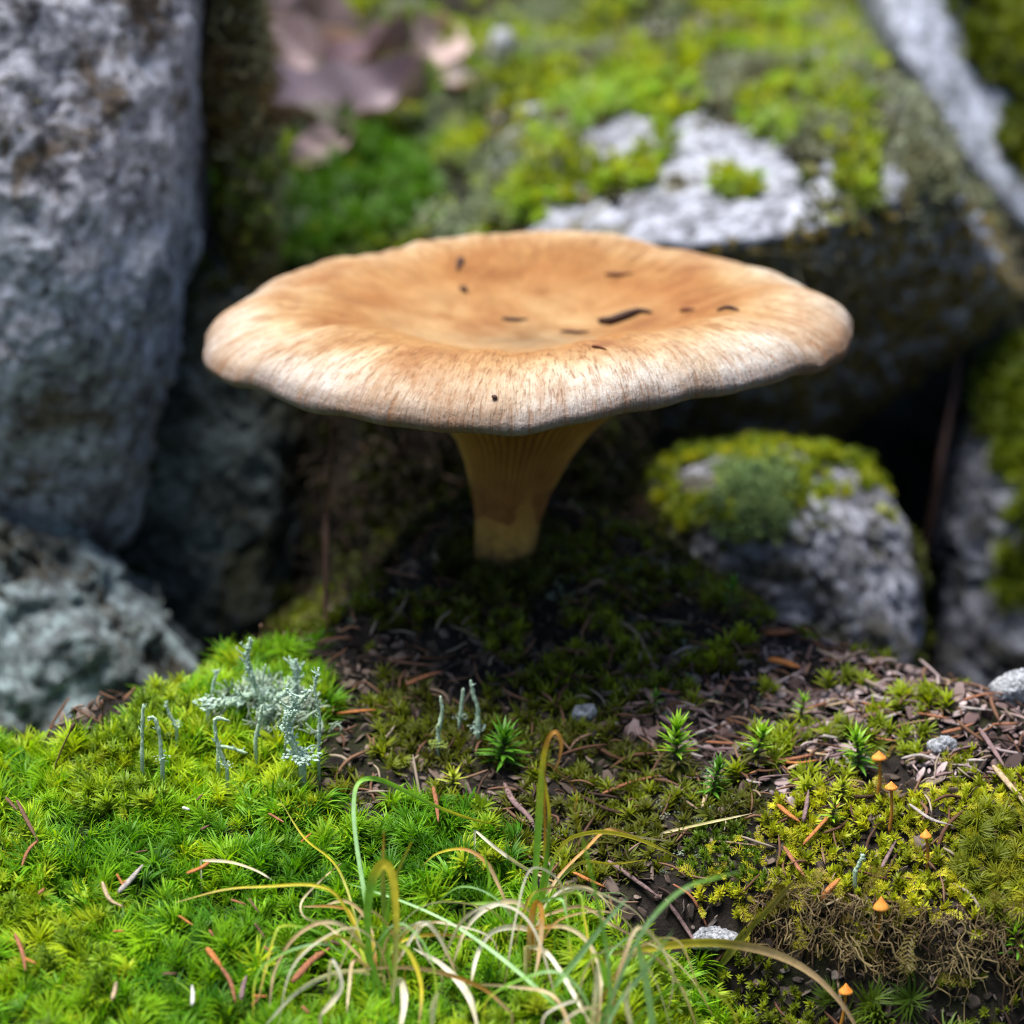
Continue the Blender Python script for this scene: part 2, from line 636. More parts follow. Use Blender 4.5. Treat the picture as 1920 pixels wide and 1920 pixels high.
def GM(px, py):
    """where the ray of a photo pixel meets the top of the moss or litter"""
    x, y = np.array([px]), np.array([py])
    h = 0.0058 if in_poly(x, y, BRIGHT)[0] else 0.0022 if in_poly(x, y, YELLOW)[0] else 0.0016
    return G(px, py, h)

# ------------------------------------------------------------------ ground sheet
def spaced(lo, hi, core_lo, core_hi, step, n_out):
    core = np.arange(core_lo, core_hi + step / 2, step)
    g = np.geomspace(step, hi - core_hi, n_out)
    g2 = np.geomspace(step, core_lo - lo, n_out)
    return np.concatenate([(core_lo - g2)[::-1], core, core_hi + g])
gx = spaced(-40, 40, -0.16, 0.16, 0.0014, 45)
gy = spaced(-40, 60, -0.17, 0.42, 0.0016, 45)
XX, YY = np.meshgrid(gx, gy)
ZZ = gh(XX, YY)
nx_, ny_ = len(gx), len(gy)
idx = np.arange(nx_ * ny_).reshape(ny_, nx_)
fs = np.stack([idx[:-1, :-1], idx[:-1, 1:], idx[1:, 1:], idx[1:, :-1]], -1).reshape(-1, 4)
ground = mesh_obj('ground', np.stack([XX.ravel(), YY.ravel(), ZZ.ravel()], 1), fs.tolist(), M['soil'])
tag(ground, kind='structure')

# ------------------------------------------------------------------ rocks
rock('boulder', [P(-700, -900, 0.05), P(330, -900, 0.09), P(388, 0, 0.075), P(352, 330, 0.058), P(330, 560, 0.052), P(245, 860, 0.05), P(395, 560, 0.105), P(380, 800, 0.105), P(330, 1080, 0.095),
                 P(150, 1060, 0.05), P(-200, 1060, 0.04), P(-700, 1050, 0.03), P(-900, 0, 0.03), P(0, 300, 0.028), P(120, 600, 0.027), P(60, 800, 0.032),
                 P(380, -900, 0.28), P(360, 300, 0.28), P(300, 1060, 0.25), P(-900, -900, 0.3), P(-900, 1000, 0.3)],
     M['rock_left'], 'huge blue-grey mottled boulder towering beside the mushroom', seed=4, amp=1.0, cat='boulder', key='left', p=30, chips=0, sub=8, rough=1.3, knob=0.15)
rock('boulder', [P(-500, 860, 0.05), P(0, 850, 0.055), P(120, 900, 0.058), P(200, 1040, 0.044), P(290, 1110, 0.042), P(0, 1000, 0.028), P(400, 1260, 0.036), P(330, 1500, 0.02),
                 P(-500, 1540, -0.01), P(-600, 1200, 0.012), P(90, 1080, 0.024), P(0, 1250, 0.012), P(-500, 930, 0.2), P(100, 940, 0.2), P(300, 1180, 0.2), P(-300, 1500, 0.2), P(330, 1500, 0.15)],
     M['rock_low'], 'low pale mint-tinged rock ledge under the huge grey boulder', seed=9, amp=1.5, cat='rock', key='low', p=26, chips=5, rough=1.5, knob=0.35)
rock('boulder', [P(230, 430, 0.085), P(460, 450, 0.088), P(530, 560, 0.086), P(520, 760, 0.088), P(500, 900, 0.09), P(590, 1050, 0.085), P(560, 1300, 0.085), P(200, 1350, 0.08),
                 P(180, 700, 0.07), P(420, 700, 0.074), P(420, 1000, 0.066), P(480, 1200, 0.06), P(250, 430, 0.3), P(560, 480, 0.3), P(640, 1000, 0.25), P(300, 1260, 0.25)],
     M['rock_dark'], 'recessed rock with shade painted into its dark colour between the boulder and the mushroom', seed=14, amp=1.4, cat='rock', key='dark', p=24, chips=3, rough=0.8, knob=0.3)
rock('stone_edge', [P(412, -300, 0.105), P(440, -300, 0.10), P(452, 0, 0.10), P(472, 300, 0.10), P(505, 500, 0.095), P(490, 600, 0.095), P(450, 600, 0.10),
                    P(422, 300, 0.105), P(412, 0, 0.108), P(435, 100, 0.097), P(412, -300, 0.15), P(445, -300, 0.15), P(470, 300, 0.13), P(490, 600, 0.13)],
     M['rock_edge'], 'narrow upright stone edge crusted with brown moss beside the boulder', seed=22, amp=3.0, cat='rock', key='edge', p=16, chips=5, rough=4.5, knob=2)
rock('boulder', [P(960, 260, 0.165), P(1085, 205, 0.165), P(1240, 205, 0.16), P(1500, 175, 0.155), P(1620, 180, 0.15), P(1730, 255, 0.145), P(1880, 460, 0.14),
                 P(1930, 560, 0.15), P(1560, 830, 0.165), P(1380, 870, 0.165), P(1030, 820, 0.17), P(985, 450, 0.112), P(1250, 455, 0.088), P(1500, 440, 0.088), P(1650, 380, 0.10), P(1770, 330, 0.12),
                 P(700, 60, 0.34), P(1550, -40, 0.32), P(1600, 80, 0.25), P(1820, 500, 0.20), P(1100, 800, 0.3)],
     M['rock_rear'], 'overhanging white-grey rock with mossy top and brown shadowed underside behind the mushroom', seed=33, amp=0.9, cat='boulder', key='rear', p=40, chips=0, sub=8, rough=1.3, knob=0.2)
rock('rock_slab', [P(1560, -250, 0.28), P(1640, -250, 0.22), P(1650, 60, 0.20), P(1740, 190, 0.185), P(1850, 360, 0.18), P(1960, 470, 0.18), P(2250, 520, 0.2),
                   P(2200, 380, 0.24), P(1900, 260, 0.26), P(1780, 60, 0.30), P(1720, -250, 0.36), P(1700, 500, 0.36), P(2200, 700, 0.36)],
     M['rock_slab'], 'smooth blue-grey slab sloping down behind the overhanging rock', seed=41, amp=0.5, cat='rock', key='slab', p=16, chips=0, knob=0.2)
rock('rock_slab', [P(1790, -300, 0.36), P(1820, 0, 0.33), P(1880, 220, 0.31), P(1960, 340, 0.30), P(2300, 420, 0.30), P(2400, -300, 0.36), P(1830, -300, 0.5), P(1900, 300, 0.5), P(2400, 400, 0.5)],
     M['rock_slab'], 'pale grey slab farthest up the slope beyond the moss-filled gap', seed=47, amp=0.6, cat='rock', key='slab2', p=14, chips=0)
rock('rock', [P(1150, 915, 0.075), P(1290, 850, 0.08), P(1480, 835, 0.085), P(1620, 890, 0.075), P(1715, 990, 0.068), P(1735, 1150, 0.06), P(1730, 1330, 0.05),
              P(1480, 1350, 0.035), P(1470, 1100, 0.042), P(1500, 960, 0.045), P(1360, 960, 0.05), P(1360, 1100, 0.06), P(1150, 1060, 0.06), P(1130, 1250, 0.06), P(1620, 960, 0.05),
              P(1250, 860, 0.13), P(1600, 880, 0.13), P(1700, 1200, 0.13), P(1200, 1250, 0.13)],
     M['rock_small'], 'speckled grey rock capped with yellow-green moss beside the mushroom stem', seed=52, amp=1.7, key='small', p=26, chips=9, rough=0.45, knob=0.3)
rock('rock', [P(1760, 900, 0.14), P(1820, 760, 0.15), P(1930, 640, 0.15), P(2150, 600, 0.15), P(2200, 1300, 0.12), P(1900, 1450, 0.10), P(1745, 1150, 0.12), P(1740, 1420, 0.11),
              P(1850, 900, 0.115), P(1950, 1050, 0.105), P(1800, 800, 0.24), P(2150, 640, 0.24), P(2150, 1250, 0.24), P(1800, 1250, 0.24)],
     M['rock_small'], 'blurred grey rock with bright moss hanging at the edge of the dark hollow', seed=61, amp=1.3, key='far', p=20, chips=4, knob=0.5)
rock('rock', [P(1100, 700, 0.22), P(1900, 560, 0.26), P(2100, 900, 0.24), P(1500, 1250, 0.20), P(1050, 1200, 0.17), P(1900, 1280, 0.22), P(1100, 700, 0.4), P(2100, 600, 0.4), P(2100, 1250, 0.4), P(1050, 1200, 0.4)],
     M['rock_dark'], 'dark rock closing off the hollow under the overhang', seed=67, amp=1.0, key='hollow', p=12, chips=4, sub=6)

def stone(px, py, wpx, hpx, mat, label, seed, deep=0.8, lift=0.35, sub=5):
    c = G(px, py + hpx * 0.35)
    _, _, z = proj(c[None])
    s = float(z[0]) / KPX
    a, h = wpx * s / 2, hpx * s / 2
    rg = np.random.default_rng(seed)
    pts = []
    for k in range(16):
        d = rg.normal(size=3)
        d /= np.linalg.norm(d)
        pts.append(c + np.array([d[0] * a, d[1] * a * deep, d[2] * h + h * lift]) * rg.uniform(0.9, 1.15))
    return rock('stone', pts, mat, label, sub=sub, p=9, seed=seed, amp=1.5, chips=5, cat='stone')
stone(1096, 1333, 75, 62, M['quartz'], 'small pale blue-grey stone half sunk in dark moss', 71)
stone(1148, 1357, 34, 24, M['quartz'], 'tiny pale pebble next to the half-sunk blue-grey stone', 72)
stone(1342, 1742, 115, 62, M['quartz'], 'flat white stone at the foot of the mossy clump', 73, lift=0.1)
stone(1768, 1392, 66, 46, M['quartz'], 'smooth pale stone poking out of the clump crest', 74)
stone(1905, 1285, 120, 110, M['quartz'], 'large whitish rounded stone beside the bluish moss sprig', 75)
stone(1355, 1216, 20, 18, M['quartz'], 'tiny white pebble on the shaded litter', 76, sub=4)
stone(1412, 1276, 20, 18, M['quartz'], 'tiny bluish white pebble on the litter beside a moss sprig', 77, sub=4)

# ------------------------------------------------------------------ the mushroom
def cap_material():
    m, nt, b, out = newmat('cap_skin')
    po = attr(nt, 'polar').outputs['Vector']
    r = attr(nt, 'rad').outputs['Fac']
    o = ocoord(nt)
    blot = noise(nt, o, 42, 5, 0.6, 0.4)
    c = ramp(nt, r, [(0.0, (0.46, 0.285, 0.135)), (0.28, (0.42, 0.23, 0.088)), (0.52, (0.31, 0.135, 0.036)), (0.64, (0.33, 0.16, 0.048)),
                     (0.78, (0.41, 0.265, 0.13)), (0.90, (0.44, 0.345, 0.245)), (0.965, (0.38, 0.30, 0.23)), (1.0, (0.17, 0.125, 0.10))])
    c = mix(nt, 0.85, c, ramp(nt, blot, [(0.33, (0.70, 0.47, 0.30)), (0.46, (0.97, 0.92, 0.86)), (0.60, (1.18, 1.36, 1.62))]), 'MULTIPLY')
    b2 = noise(nt, o, 150, 6, 0.7)
    c = mix(nt, 0.95, c, ramp(nt, b2, [(0.3, (0.75, 0.66, 0.56)), (0.55, g1(1)), (0.75, (1.12, 1.16, 1.2))]), 'MULTIPLY')
    mp = nt.nodes.new('ShaderNodeMapping')
    put(nt, mp.inputs[0], po)
    mp.inputs['Scale'].default_value = (34, 34, 9)
    st = noise(nt, mp.outputs[0], 1, 6, 0.65, 0.5)
    zone = ramp(nt, r, [(0.48, g1(0)), (0.66, g1(0.9)), (0.86, g1(0.65)), (0.985, g1(0.35))])
    m1 = mth(nt, 'MULTIPLY', mask(nt, st, 0.50, 0.60), zone)
    c = mix(nt, mth(nt, 'MULTIPLY', m1, 0.85), c, (0.22, 0.088, 0.022))
    mp2 = nt.nodes.new('ShaderNodeMapping')
    put(nt, mp2.inputs[0], po)
    mp2.inputs['Scale'].default_value = (95, 95, 20)
    st2 = noise(nt, mp2.outputs[0], 1, 3, 0.6, 0.3)
    zone2 = ramp(nt, r, [(0.55, g1(0)), (0.72, g1(1)), (0.99, g1(0.8))])
    m2 = mth(nt, 'MULTIPLY', mask(nt, st2, 0.56, 0.66), zone2)
    c = mix(nt, mth(nt, 'MULTIPLY', m2, 0.75), c, (0.17, 0.07, 0.022))
    spots = nt.nodes.new('ShaderNodeTexVoronoi')
    put(nt, spots.inputs['Vector'], mp.outputs[0])
    spots.inputs['Scale'].default_value = 0.55
    m3 = mth(nt, 'MULTIPLY', mth(nt, 'MULTIPLY', ramp(nt, spots.outputs['Distance'], [(0.06, g1(1)), (0.13, g1(0))]), zone), mask(nt, noise(nt, o, 70, 2), 0.48, 0.6))
    c = mix(nt, mth(nt, 'MULTIPLY', m3, 0.8), c, (0.11, 0.04, 0.014))
    put(nt, b.inputs['Base Color'], c)
    b.inputs['Roughness'].default_value = 0.72
    b.inputs['Specular IOR Level'].default_value = 0.35
    b.inputs['Subsurface Weight'].default_value = 0.12
    b.inputs['Subsurface Radius'].default_value = (1.0, 0.5, 0.2)
    b.inputs['Subsurface Scale'].default_value = 0.0025
    h = mth(nt, 'ADD', mth(nt, 'MULTIPLY', st2, 0.6), mth(nt, 'ADD', mth(nt, 'MULTIPLY', st, 0.6), mth(nt, 'MULTIPLY', noise(nt, o, 900, 4, 0.7), 0.35)))
    bump(nt, b, h, 0.0014, 0.9)
    return m
M['cap'] = cap_material()
m, nt, b, out = newmat('gill_flesh')
c = ramp(nt, noise(nt, ocoord(nt), 160, 5, 0.6), [(0.3, (0.30, 0.14, 0.03)), (0.7, (0.46, 0.24, 0.055))])
put(nt, b.inputs['Base Color'], c)
b.inputs['Subsurface Weight'].default_value = 0.15
b.inputs['Subsurface Radius'].default_value = (1, 0.5, 0.15)
b.inputs['Subsurface Scale'].default_value = 0.003
M['gill'] = m
M['under'] = plain_mat('gill_gap_flesh', (0.20, 0.085, 0.02), 0.3, 300)
m, nt, b, out = newmat('stem_flesh')
o_ = ocoord(nt)
sp = nt.nodes.new('ShaderNodeSeparateXYZ')
put(nt, sp.inputs[0], o_)
mp = nt.nodes.new('ShaderNodeMapping')
put(nt, mp.inputs[0], o_)
mp.inputs['Scale'].default_value = (500, 500, 60)
c = ramp(nt, noise(nt, mp.outputs[0], 1, 5, 0.6), [(0.3, (0.28, 0.155, 0.032)), (0.7, (0.45, 0.27, 0.064))])
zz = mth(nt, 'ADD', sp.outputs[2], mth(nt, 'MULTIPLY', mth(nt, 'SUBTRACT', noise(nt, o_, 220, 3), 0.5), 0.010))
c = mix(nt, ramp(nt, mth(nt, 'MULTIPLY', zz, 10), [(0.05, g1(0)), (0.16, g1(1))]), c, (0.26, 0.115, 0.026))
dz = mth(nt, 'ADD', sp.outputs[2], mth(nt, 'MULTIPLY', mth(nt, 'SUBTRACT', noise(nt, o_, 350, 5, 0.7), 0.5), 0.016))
c = mix(nt, ramp(nt, mth(nt, 'MULTIPLY', dz, 10), [(0.0, g1(0.95)), (0.075, g1(0))]), c, (0.035, 0.022, 0.012))  # shade at the stem foot, painted as a ragged dark brown fade
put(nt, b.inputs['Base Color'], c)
b.inputs['Subsurface Weight'].default_value = 0.15
b.inputs['Subsurface Radius'].default_value = (1, 0.5, 0.15)
b.inputs['Subsurface Scale'].default_value = 0.003
bump(nt, b, noise(nt, mp.outputs[0], 1, 5, 0.7), 0.0006)
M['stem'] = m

CAPC = np.array([0.0052, 0.0, 0.0])
CAPR = 0.0588
TOP = np.array([(0, -7.6), (0.12, -7.3), (0.25, -6.4), (0.38, -4.6), (0.50, -2.2), (0.60, -0.4), (0.70, 0.8), (0.79, 0.8), (0.87, 0.1), (0.93, -1.2), (0.975, -3.0), (0.998, -4.8)])
UND = np.array([(1.0, -5.6), (0.99, -6.6), (0.96, -7.2), (0.92, -6.9), (0.86, -6.9), (0.75, -8.1), (0.6, -10.6), (0.45, -13.4), (0.33, -17.0), (0.25, -21.2), (0.19, -26.2), (0.150, -31.5), (0.126, -36), (0.113, -39), (0.100, -42)])

def rim_r(th):
    return CAPR * (1 + 0.012 * np.cos(2 * th + 0.3) + 0.014 * np.cos(3 * th - 0.9) + 0.009 * np.cos(5 * th + 2.0) + 0.004 * np.sin(8 * th + 0.5) + 0.0025 * np.sin(13 * th) + 0.002 * np.sin(19 * th + 1) + 0.0015 * np.sin(31 * th))

def rim_z(th):
    return (0.0496 + 0.0005 * np.cos(th) + 0.0046 * np.sin(th) - 0.0020 * np.cos(2 * th) + 0.0012 * np.cos(2 * th - 0.6) + 0.0009 * np.cos(3 * th + 1.2)
            + 0.0050 * np.cos(th) * np.maximum(0, -np.sin(th)) + 0.0007 * np.sin(5 * th + 0.8) + 0.0003 * np.sin(10 * th + 2) + 0.0002 * np.sin(17 * th) + 0.00015 * np.sin(29 * th + 1))

def smooth_profile(pr, n):
    c = catmull(np.column_stack([pr, np.zeros(len(pr))]), n)[:, :2]
    return c

def cap_point(rr, zmm, th):
    r = rim_r(th) * rr
    zc = 0.0498
    z = zc + (rim_z(th) - zc) * np.clip(rr, 0, 1) ** 1.3 + zmm * 0.001
    sx = np.interp(z, [-0.01, 0.0, 0.008, 0.016, 0.024, 0.032], [0.0008, 0.0010, 0.0018, 0.0027, 0.0042, 0.0052])
    cx = CAPC[0] + (sx - CAPC[0]) * (1 - sstep(0.2, 0.5, rr)) * (zmm < -12)
    return np.stack([cx + r * np.cos(th), CAPC[1] + r * np.sin(th), z], -1)

mush = empty('mushroom', (0, 0, -0.004), 'large tan funnel-shaped mushroom standing among the mossy rocks', 'mushroom')
nth = 300
tp = smooth_profile(TOP, 90)
un = smooth_profile(UND, 60)
prof = np.vstack([tp, un])
TH = np.linspace(0, 2 * math.pi, nth, endpoint=False)
vs, pol, rad = [], [], []
for k, (rr, zz_) in enumerate(prof):
    q = cap_point(rr, zz_, TH)
    isb = k >= len(tp)
    if not isb:
        sgn = sstep(0.35, 0.6, rr)
        q[:, 2] += 0.0007 * fbm(q, 60, 3, 3) * (1 - 0.3 * rr) + 0.0006 * sgn * fbm(np.stack([np.cos(TH) * 14, np.sin(TH) * 14, 0 * TH + rr * 2], 1), 1, 2, 9)
        q[:, 2] += 0.0016 * np.exp(-((rr - 0.55) / 0.2) ** 2) * fbm(np.stack([np.cos(TH) * 1.5, np.sin(TH) * 1.5, 0 * TH], 1), 1, 2, 19)
    vs.append(q)
    pol.append(np.stack([np.cos(TH), np.sin(TH), 0 * TH + rr], 1))
    rad.append(np.full(nth, rr if not isb else 1.0))
vs = np.concatenate(vs)
fc = []
for k in range(len(prof) - 1):
    for j in range(nth):
        j2 = (j + 1) % nth
        fc.append((k * nth + j, k * nth + j2, (k + 1) * nth + j2, (k + 1) * nth + j))
n_rim_faces = (len(tp) + 16) * nth
capo = mesh_obj('cap', vs, fc, M['cap'], attrs={'polar': np.concatenate(pol), 'rad': np.concatenate(rad)})
capo.data.materials.append(M['under'])
capo.data.polygons.foreach_set('material_index', [0 if k < n_rim_faces else 1 for k in range(len(fc))])
CAPV = vs.copy()
CAP_BVH = BVHTree.FromPolygons([Vector(q) for q in vs], fc)
capo.parent = mush
capo.matrix_parent_inverse = Matrix.Translation((0, 0, 0.004))

A = Acc()
for k in range(110):                                   # thin gills running down the funnel
    th = 2 * math.pi * k / 110 + random.uniform(-0.008, 0.008)
    s0 = 0 if k % 2 == 0 else random.randint(4, 9)
    rr = np.linspace(0.90, 0.130, 22)[:len(range(22)) - s0]
    zt = np.interp(-rr, -UND[:, 0], UND[:, 1])
    dep = 1.5 * np.minimum(1, np.linspace(0.05, 3.5, len(rr))) * np.minimum(1, np.linspace(3.5, 0.0, len(rr)))
    a1 = np.array([cap_point(r_, z_ + 0.4, np.array([th]))[0] for r_, z_ in zip(rr, zt)])
    a2 = np.array([cap_point(r_, z_ - d_, np.array([th]))[0] for r_, z_, d_ in zip(rr, zt, dep)])
    tv = np.array([-math.sin(th), math.cos(th), 0]) * 0.00016
    n = len(rr)
    A.add(np.vstack([a1 - tv, a2, a1 + tv]), [(i, i + 1, n + i + 1, n + i) for i in range(n - 1)] + [(n + i, n + i + 1, 2 * n + i + 1, 2 * n + i) for i in range(n - 1)])
go_ = mesh_obj('gills', A.V(), A.f, M['gill'], capo)
go_['kind'] = 'stuff'

cs = catmull([(0.0008, 0, -0.010), (0.0010, 0, 0.0), (0.0018, 0, 0.008), (0.0027, 0, 0.016), (0.0042, 0, 0.024), (0.0052, 0, 0.032)], 36)
rs = np.interp(cs[:, 2], [-0.010, -0.002, 0.003, 0.010, 0.016, 0.020, 0.032], [0.0082, 0.0068, 0.0058, 0.0063, 0.0076, 0.0080, 0.0080])
v, f = tube(cs, rs, 48)
dv = v - np.repeat(cs, 48, 0)
v = v + dv * (0.07 * fbm(v, 110, 3, 4) + 0.05 * fbm(v * np.array([1, 1, 0.15]), 400, 2, 8))[:, None]
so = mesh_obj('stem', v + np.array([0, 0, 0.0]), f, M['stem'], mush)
so.matrix_parent_inverse = Matrix.Translation((0, 0, 0.004))
so.data.polygons.foreach_set('use_smooth', [True] * len(f))

# ------------------------------------------------------------------ debris lying on the cap
def cap_hit(px, py):
    d = Vector(ray(px, py)).normalized()
    loc, nrm, i, dist = CAP_BVH.ray_cast(Vector(CAM), d)
    return np.array(loc)
M['dark_bit'] = plain_mat('dark_bark', (0.045, 0.020, 0.014), 0.5, 900, 0.7)
M['rust_bit'] = plain_mat('rust_bark', (0.13, 0.045, 0.018), 0.5, 900, 0.7)
def cap_bit(name, pts, wpx, mat, label, cat, taper=True):
    q = np.array([cap_hit(*p) for p in pts]) 
    c = catmull(q, 8)
    c = np.array([np.array(CAP_BVH.find_nearest(Vector(k))[0]) for k in c])
    hr = 1.25 * wpx * 0.000095 / 2
    n = len(c)
    rad = hr * (np.interp(np.linspace(0, 1, n), [0, 0.2, 0.6, 1], [0.35, 1, 0.9, 0.25]) if taper else np.ones(n))
    c[:, 2] += rad * 0.85
    v, f = tube(c, rad, 6)
    v[:, 2] = np.repeat(c[:, 2], 6) + (v[:, 2] - np.repeat(c[:, 2], 6)) * 0.7
    o = mesh_obj(name, v, f, mat, loc=c[0] - np.array([0, 0, rad[0]]))
    return tag(o, label, cat)
cap_bit('bark_flake', [(866, 486), (858, 510)], 12, M['dark_bit'], 'dark bark flake upright against the far slope of the tan cap', 'bark flake')
cap_bit('bark_flake', [(864, 543), (876, 550)], 12, M['dark_bit'], 'stubby dark bark crumb inside the hollow of the tan cap', 'bark flake')
cap_bit('pine_needle', [(1134, 516), (1188, 513)], 9, M['rust_bit'], 'short reddish needle fragment lying alone on the far slope of the cap', 'needle')
cap_bit('pine_needle', [(940, 598), (966, 602), (992, 599)], 8, M['dark_bit'], 'thin dark needle piece at the bottom of the cap hollow', 'needle')
cap_bit('pine_needle', [(1050, 622), (1080, 625), (1106, 622)], 7, M['dark_bit'], 'slim dark sliver along the near edge of the cap hollow', 'needle')
cap_bit('twig', [(1122, 602), (1140, 608), (1170, 598), (1200, 586), (1222, 588)], 17, M['dark_bit'], 'dark bent twig piece, largest scrap on the tan cap', 'twig')
cap_bit('bark_flake', [(1275, 585), (1303, 581)], 9, M['rust_bit'], 'small rusty flake next to the bent twig on the cap', 'bark flake')
cap_bit('pine_needle', [(1345, 582), (1366, 580), (1386, 583)], 9, M['dark_bit'], 'dark needle bit on the shoulder of the tan cap beyond the rusty flake', 'needle')
cap_bit('pine_needle', [(1110, 651), (1136, 656)], 7, M['rust_bit'], 'tiny rusty needle on the streaked shoulder of the cap', 'needle')
cap_bit('bark_flake', [(924, 748), (931, 751)], 9, M['dark_bit'], 'black speck of bark on the pale rim of the cap', 'bark flake')

# ------------------------------------------------------------------ moss shoot prototypes
def leaf_strip(base, d0, length, width, curve, n=4, side=None, droop=0.0):
    c = [np.array(base, float)]
    d = np.array(d0, float)
    d /= np.linalg.norm(d)
    for k in range(n):
        d = d + np.array(curve) * (1.0 / n) + np.array([0, 0, -droop / n])
        d /= np.linalg.norm(d)
        c.append(c[-1] + d * length / n)
    c = np.array(c)
    t = frames(c)
    s = np.cross(t, side if side is not None else np.array([0, 0, 1.0]))
    s /= np.linalg.norm(s, axis=1)[:, None] + 1e-9
    tt = np.linspace(0, 1, n + 1)
    wd = width * np.interp(tt, [0, 0.3, 0.7, 1], [0.75, 1, 0.6, 0.04])[:, None]
    v = np.stack([c - s * wd / 2, c + s * wd / 2], 1).reshape(-1, 3)
    f = [(2 * k, 2 * k + 1, 2 * k + 3, 2 * k + 2) for k in range(n)]
    return v, f, np.repeat(tt, 2)

def shoot(n_leaf, length, width, spread, stem, sweep, droop, rg):
    A = Acc()
    sw = rg.normal(size=3) * sweep
    sw[2] = 0
    for k in range(n_leaf):
        u = k / n_leaf
        an = k * 2.399 + rg.uniform(-0.3, 0.3)
        h = stem * (0.1 + 0.9 * u)
        el = spread * (1.0 - 0.65 * u) + rg.uniform(-0.12, 0.12)
        d = (math.sin(el) * math.cos(an), math.sin(el) * math.sin(an), math.cos(el))
        out = np.array([math.cos(an), math.sin(an), 0]) * rg.uniform(0.1, 0.5) + sw
        v, f, t = leaf_strip((0, 0, h), d, length * rg.uniform(0.7, 1.15) * (1 - 0.2 * u), width * rg.uniform(0.8, 1.2), out, 4, np.array([-math.sin(an) * 0.2, math.cos(an) * 0.2, 1.0]), droop)
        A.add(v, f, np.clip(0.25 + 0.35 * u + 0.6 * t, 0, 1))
    return A

def protos(key, count, mat, fn):
    ms = []
    for k in range(count):
        rg = np.random.default_rng(hash(key) % 1000 * 0 + 100 * len(PROTO) + k)
        A = fn(rg)
        ms.append(make_mesh('proto_' + key, A.V(), A.f, mat, True, {'tip': A.A()}))
    proto_set(key, ms)

mm = 0.001
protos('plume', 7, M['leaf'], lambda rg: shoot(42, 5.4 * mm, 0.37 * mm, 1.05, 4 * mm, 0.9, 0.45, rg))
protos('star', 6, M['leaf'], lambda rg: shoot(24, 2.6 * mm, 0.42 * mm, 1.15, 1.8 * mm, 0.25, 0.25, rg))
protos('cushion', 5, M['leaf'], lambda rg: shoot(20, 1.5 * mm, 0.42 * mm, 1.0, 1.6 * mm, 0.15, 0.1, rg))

def frond(rg):
    A = Acc()
    Ln = 7 * mm * rg.uniform(0.8, 1.2)
    ax = catmull([(0, 0, 0.2 * mm), (Ln * 0.4, rg.normal() * 0.8 * mm, 1.3 * mm), (Ln * 0.8, rg.normal() * 1.2 * mm, 1.5 * mm), (Ln, rg.normal() * 1.5 * mm, 0.9 * mm)], 14)
    t = frames(ax)
    for k in range(14):
        for s in (-1, 1):
            side = np.cross(t[k], (0, 0, 1.0)) * s
            bl = (0.4 + 1.5 * math.sin(math.pi * (k + 1) / 15)) * mm * rg.uniform(0.6, 1.2)
            d = side + t[k] * 0.7 + np.array([0, 0, rg.uniform(-0.2, 0.5)])
            v, f, tt = leaf_strip(ax[k], d, bl, 0.3 * mm, t[k] * 0.5, 3)
            A.add(v, f, 0.3 + 0.7 * tt)
            for j in range(3):
                pb = ax[k] + d / np.linalg.norm(d) * bl * (0.25 + 0.25 * j)
                v, f, tt = leaf_strip(pb, rg.normal(size=3) * 0.6 + d + np.array([0, 0, 0.4]), 0.6 * mm, 0.3 * mm, (0, 0, 0), 2)
                A.add(v, f, 0.4 + 0.6 * tt)
    return A
protos('frond', 6, M['leaf'], frond)

def crumb(rg):
    A = Acc()
    iv, iff = ico(1)
    p = np.zeros(3)
    for k in range(26):
        p = p * 0.8 + rg.normal(size=3) * np.array([0.7, 0.7, 0.35]) * mm
        p[2] = abs(p[2])
        r = rg.uniform(0.15, 0.4) * mm
        A.add(iv * r * rg.uniform(0.6, 1.3, 3) + p, iff, np.full(len(iv), min(1, 0.3 + p[2] / mm)))
    return A
protos('crumb', 6, M['lich'], crumb)

def needle_chip(rg):
    A = Acc()
    L_ = rg.uniform(3.5, 8) * mm
    c = catmull([(-L_ / 2, 0, 0.2 * mm), (0, rg.normal() * 0.5 * mm, 0.5 * mm), (L_ / 2, rg.normal() * 0.6 * mm, 0.2 * mm)], 6)
    r = rg.uniform(0.14, 0.3) * mm * np.array([0.5, 1, 1, 1, 0.9, 0.3])
    v, f = tube(c, r, 5)
    A.add(v, f, np.ones(len(v)))
    return A
protos('needle', 8, M['chip'], needle_chip)

def flake(rg):
    A = Acc()
    iv, iff = ico(2)
    s = np.array([rg.uniform(0.7, 2.8), rg.uniform(0.4, 1.4), rg.uniform(0.06, 0.14)]) * mm
    v = np.sign(iv) * np.abs(iv) ** 0.7 * s * (1 + 0.6 * fbm(iv + rg.uniform(0, 50), 1.9, 3, 3))[:, None]
    v[:, 2] += 0.35 * mm * np.sin(v[:, 0] / mm * rg.uniform(0.5, 1.5)) + 0.2 * mm
    A.add(v, iff, np.ones(len(v)))
    return A
protos('flake', 8, M['chip'], flake)

def hairs(rg):
    A = Acc()
    for k in range(9):
        p = rg.normal(size=3) * np.array([1.0, 1.0, 0.3]) * mm
        pts = [p]
        for j in range(4):
            pts.append(pts[-1] + (rg.normal(size=3) * 0.9 + np.array([0, 0, -0.8])) * mm)
        v, f = tube(catmull(pts, 9), 0.09 * mm, 4, False)
        A.add(v, f, np.full(len(v), 0.7))
    return A
protos('hairs', 6, M['chip'], hairs)

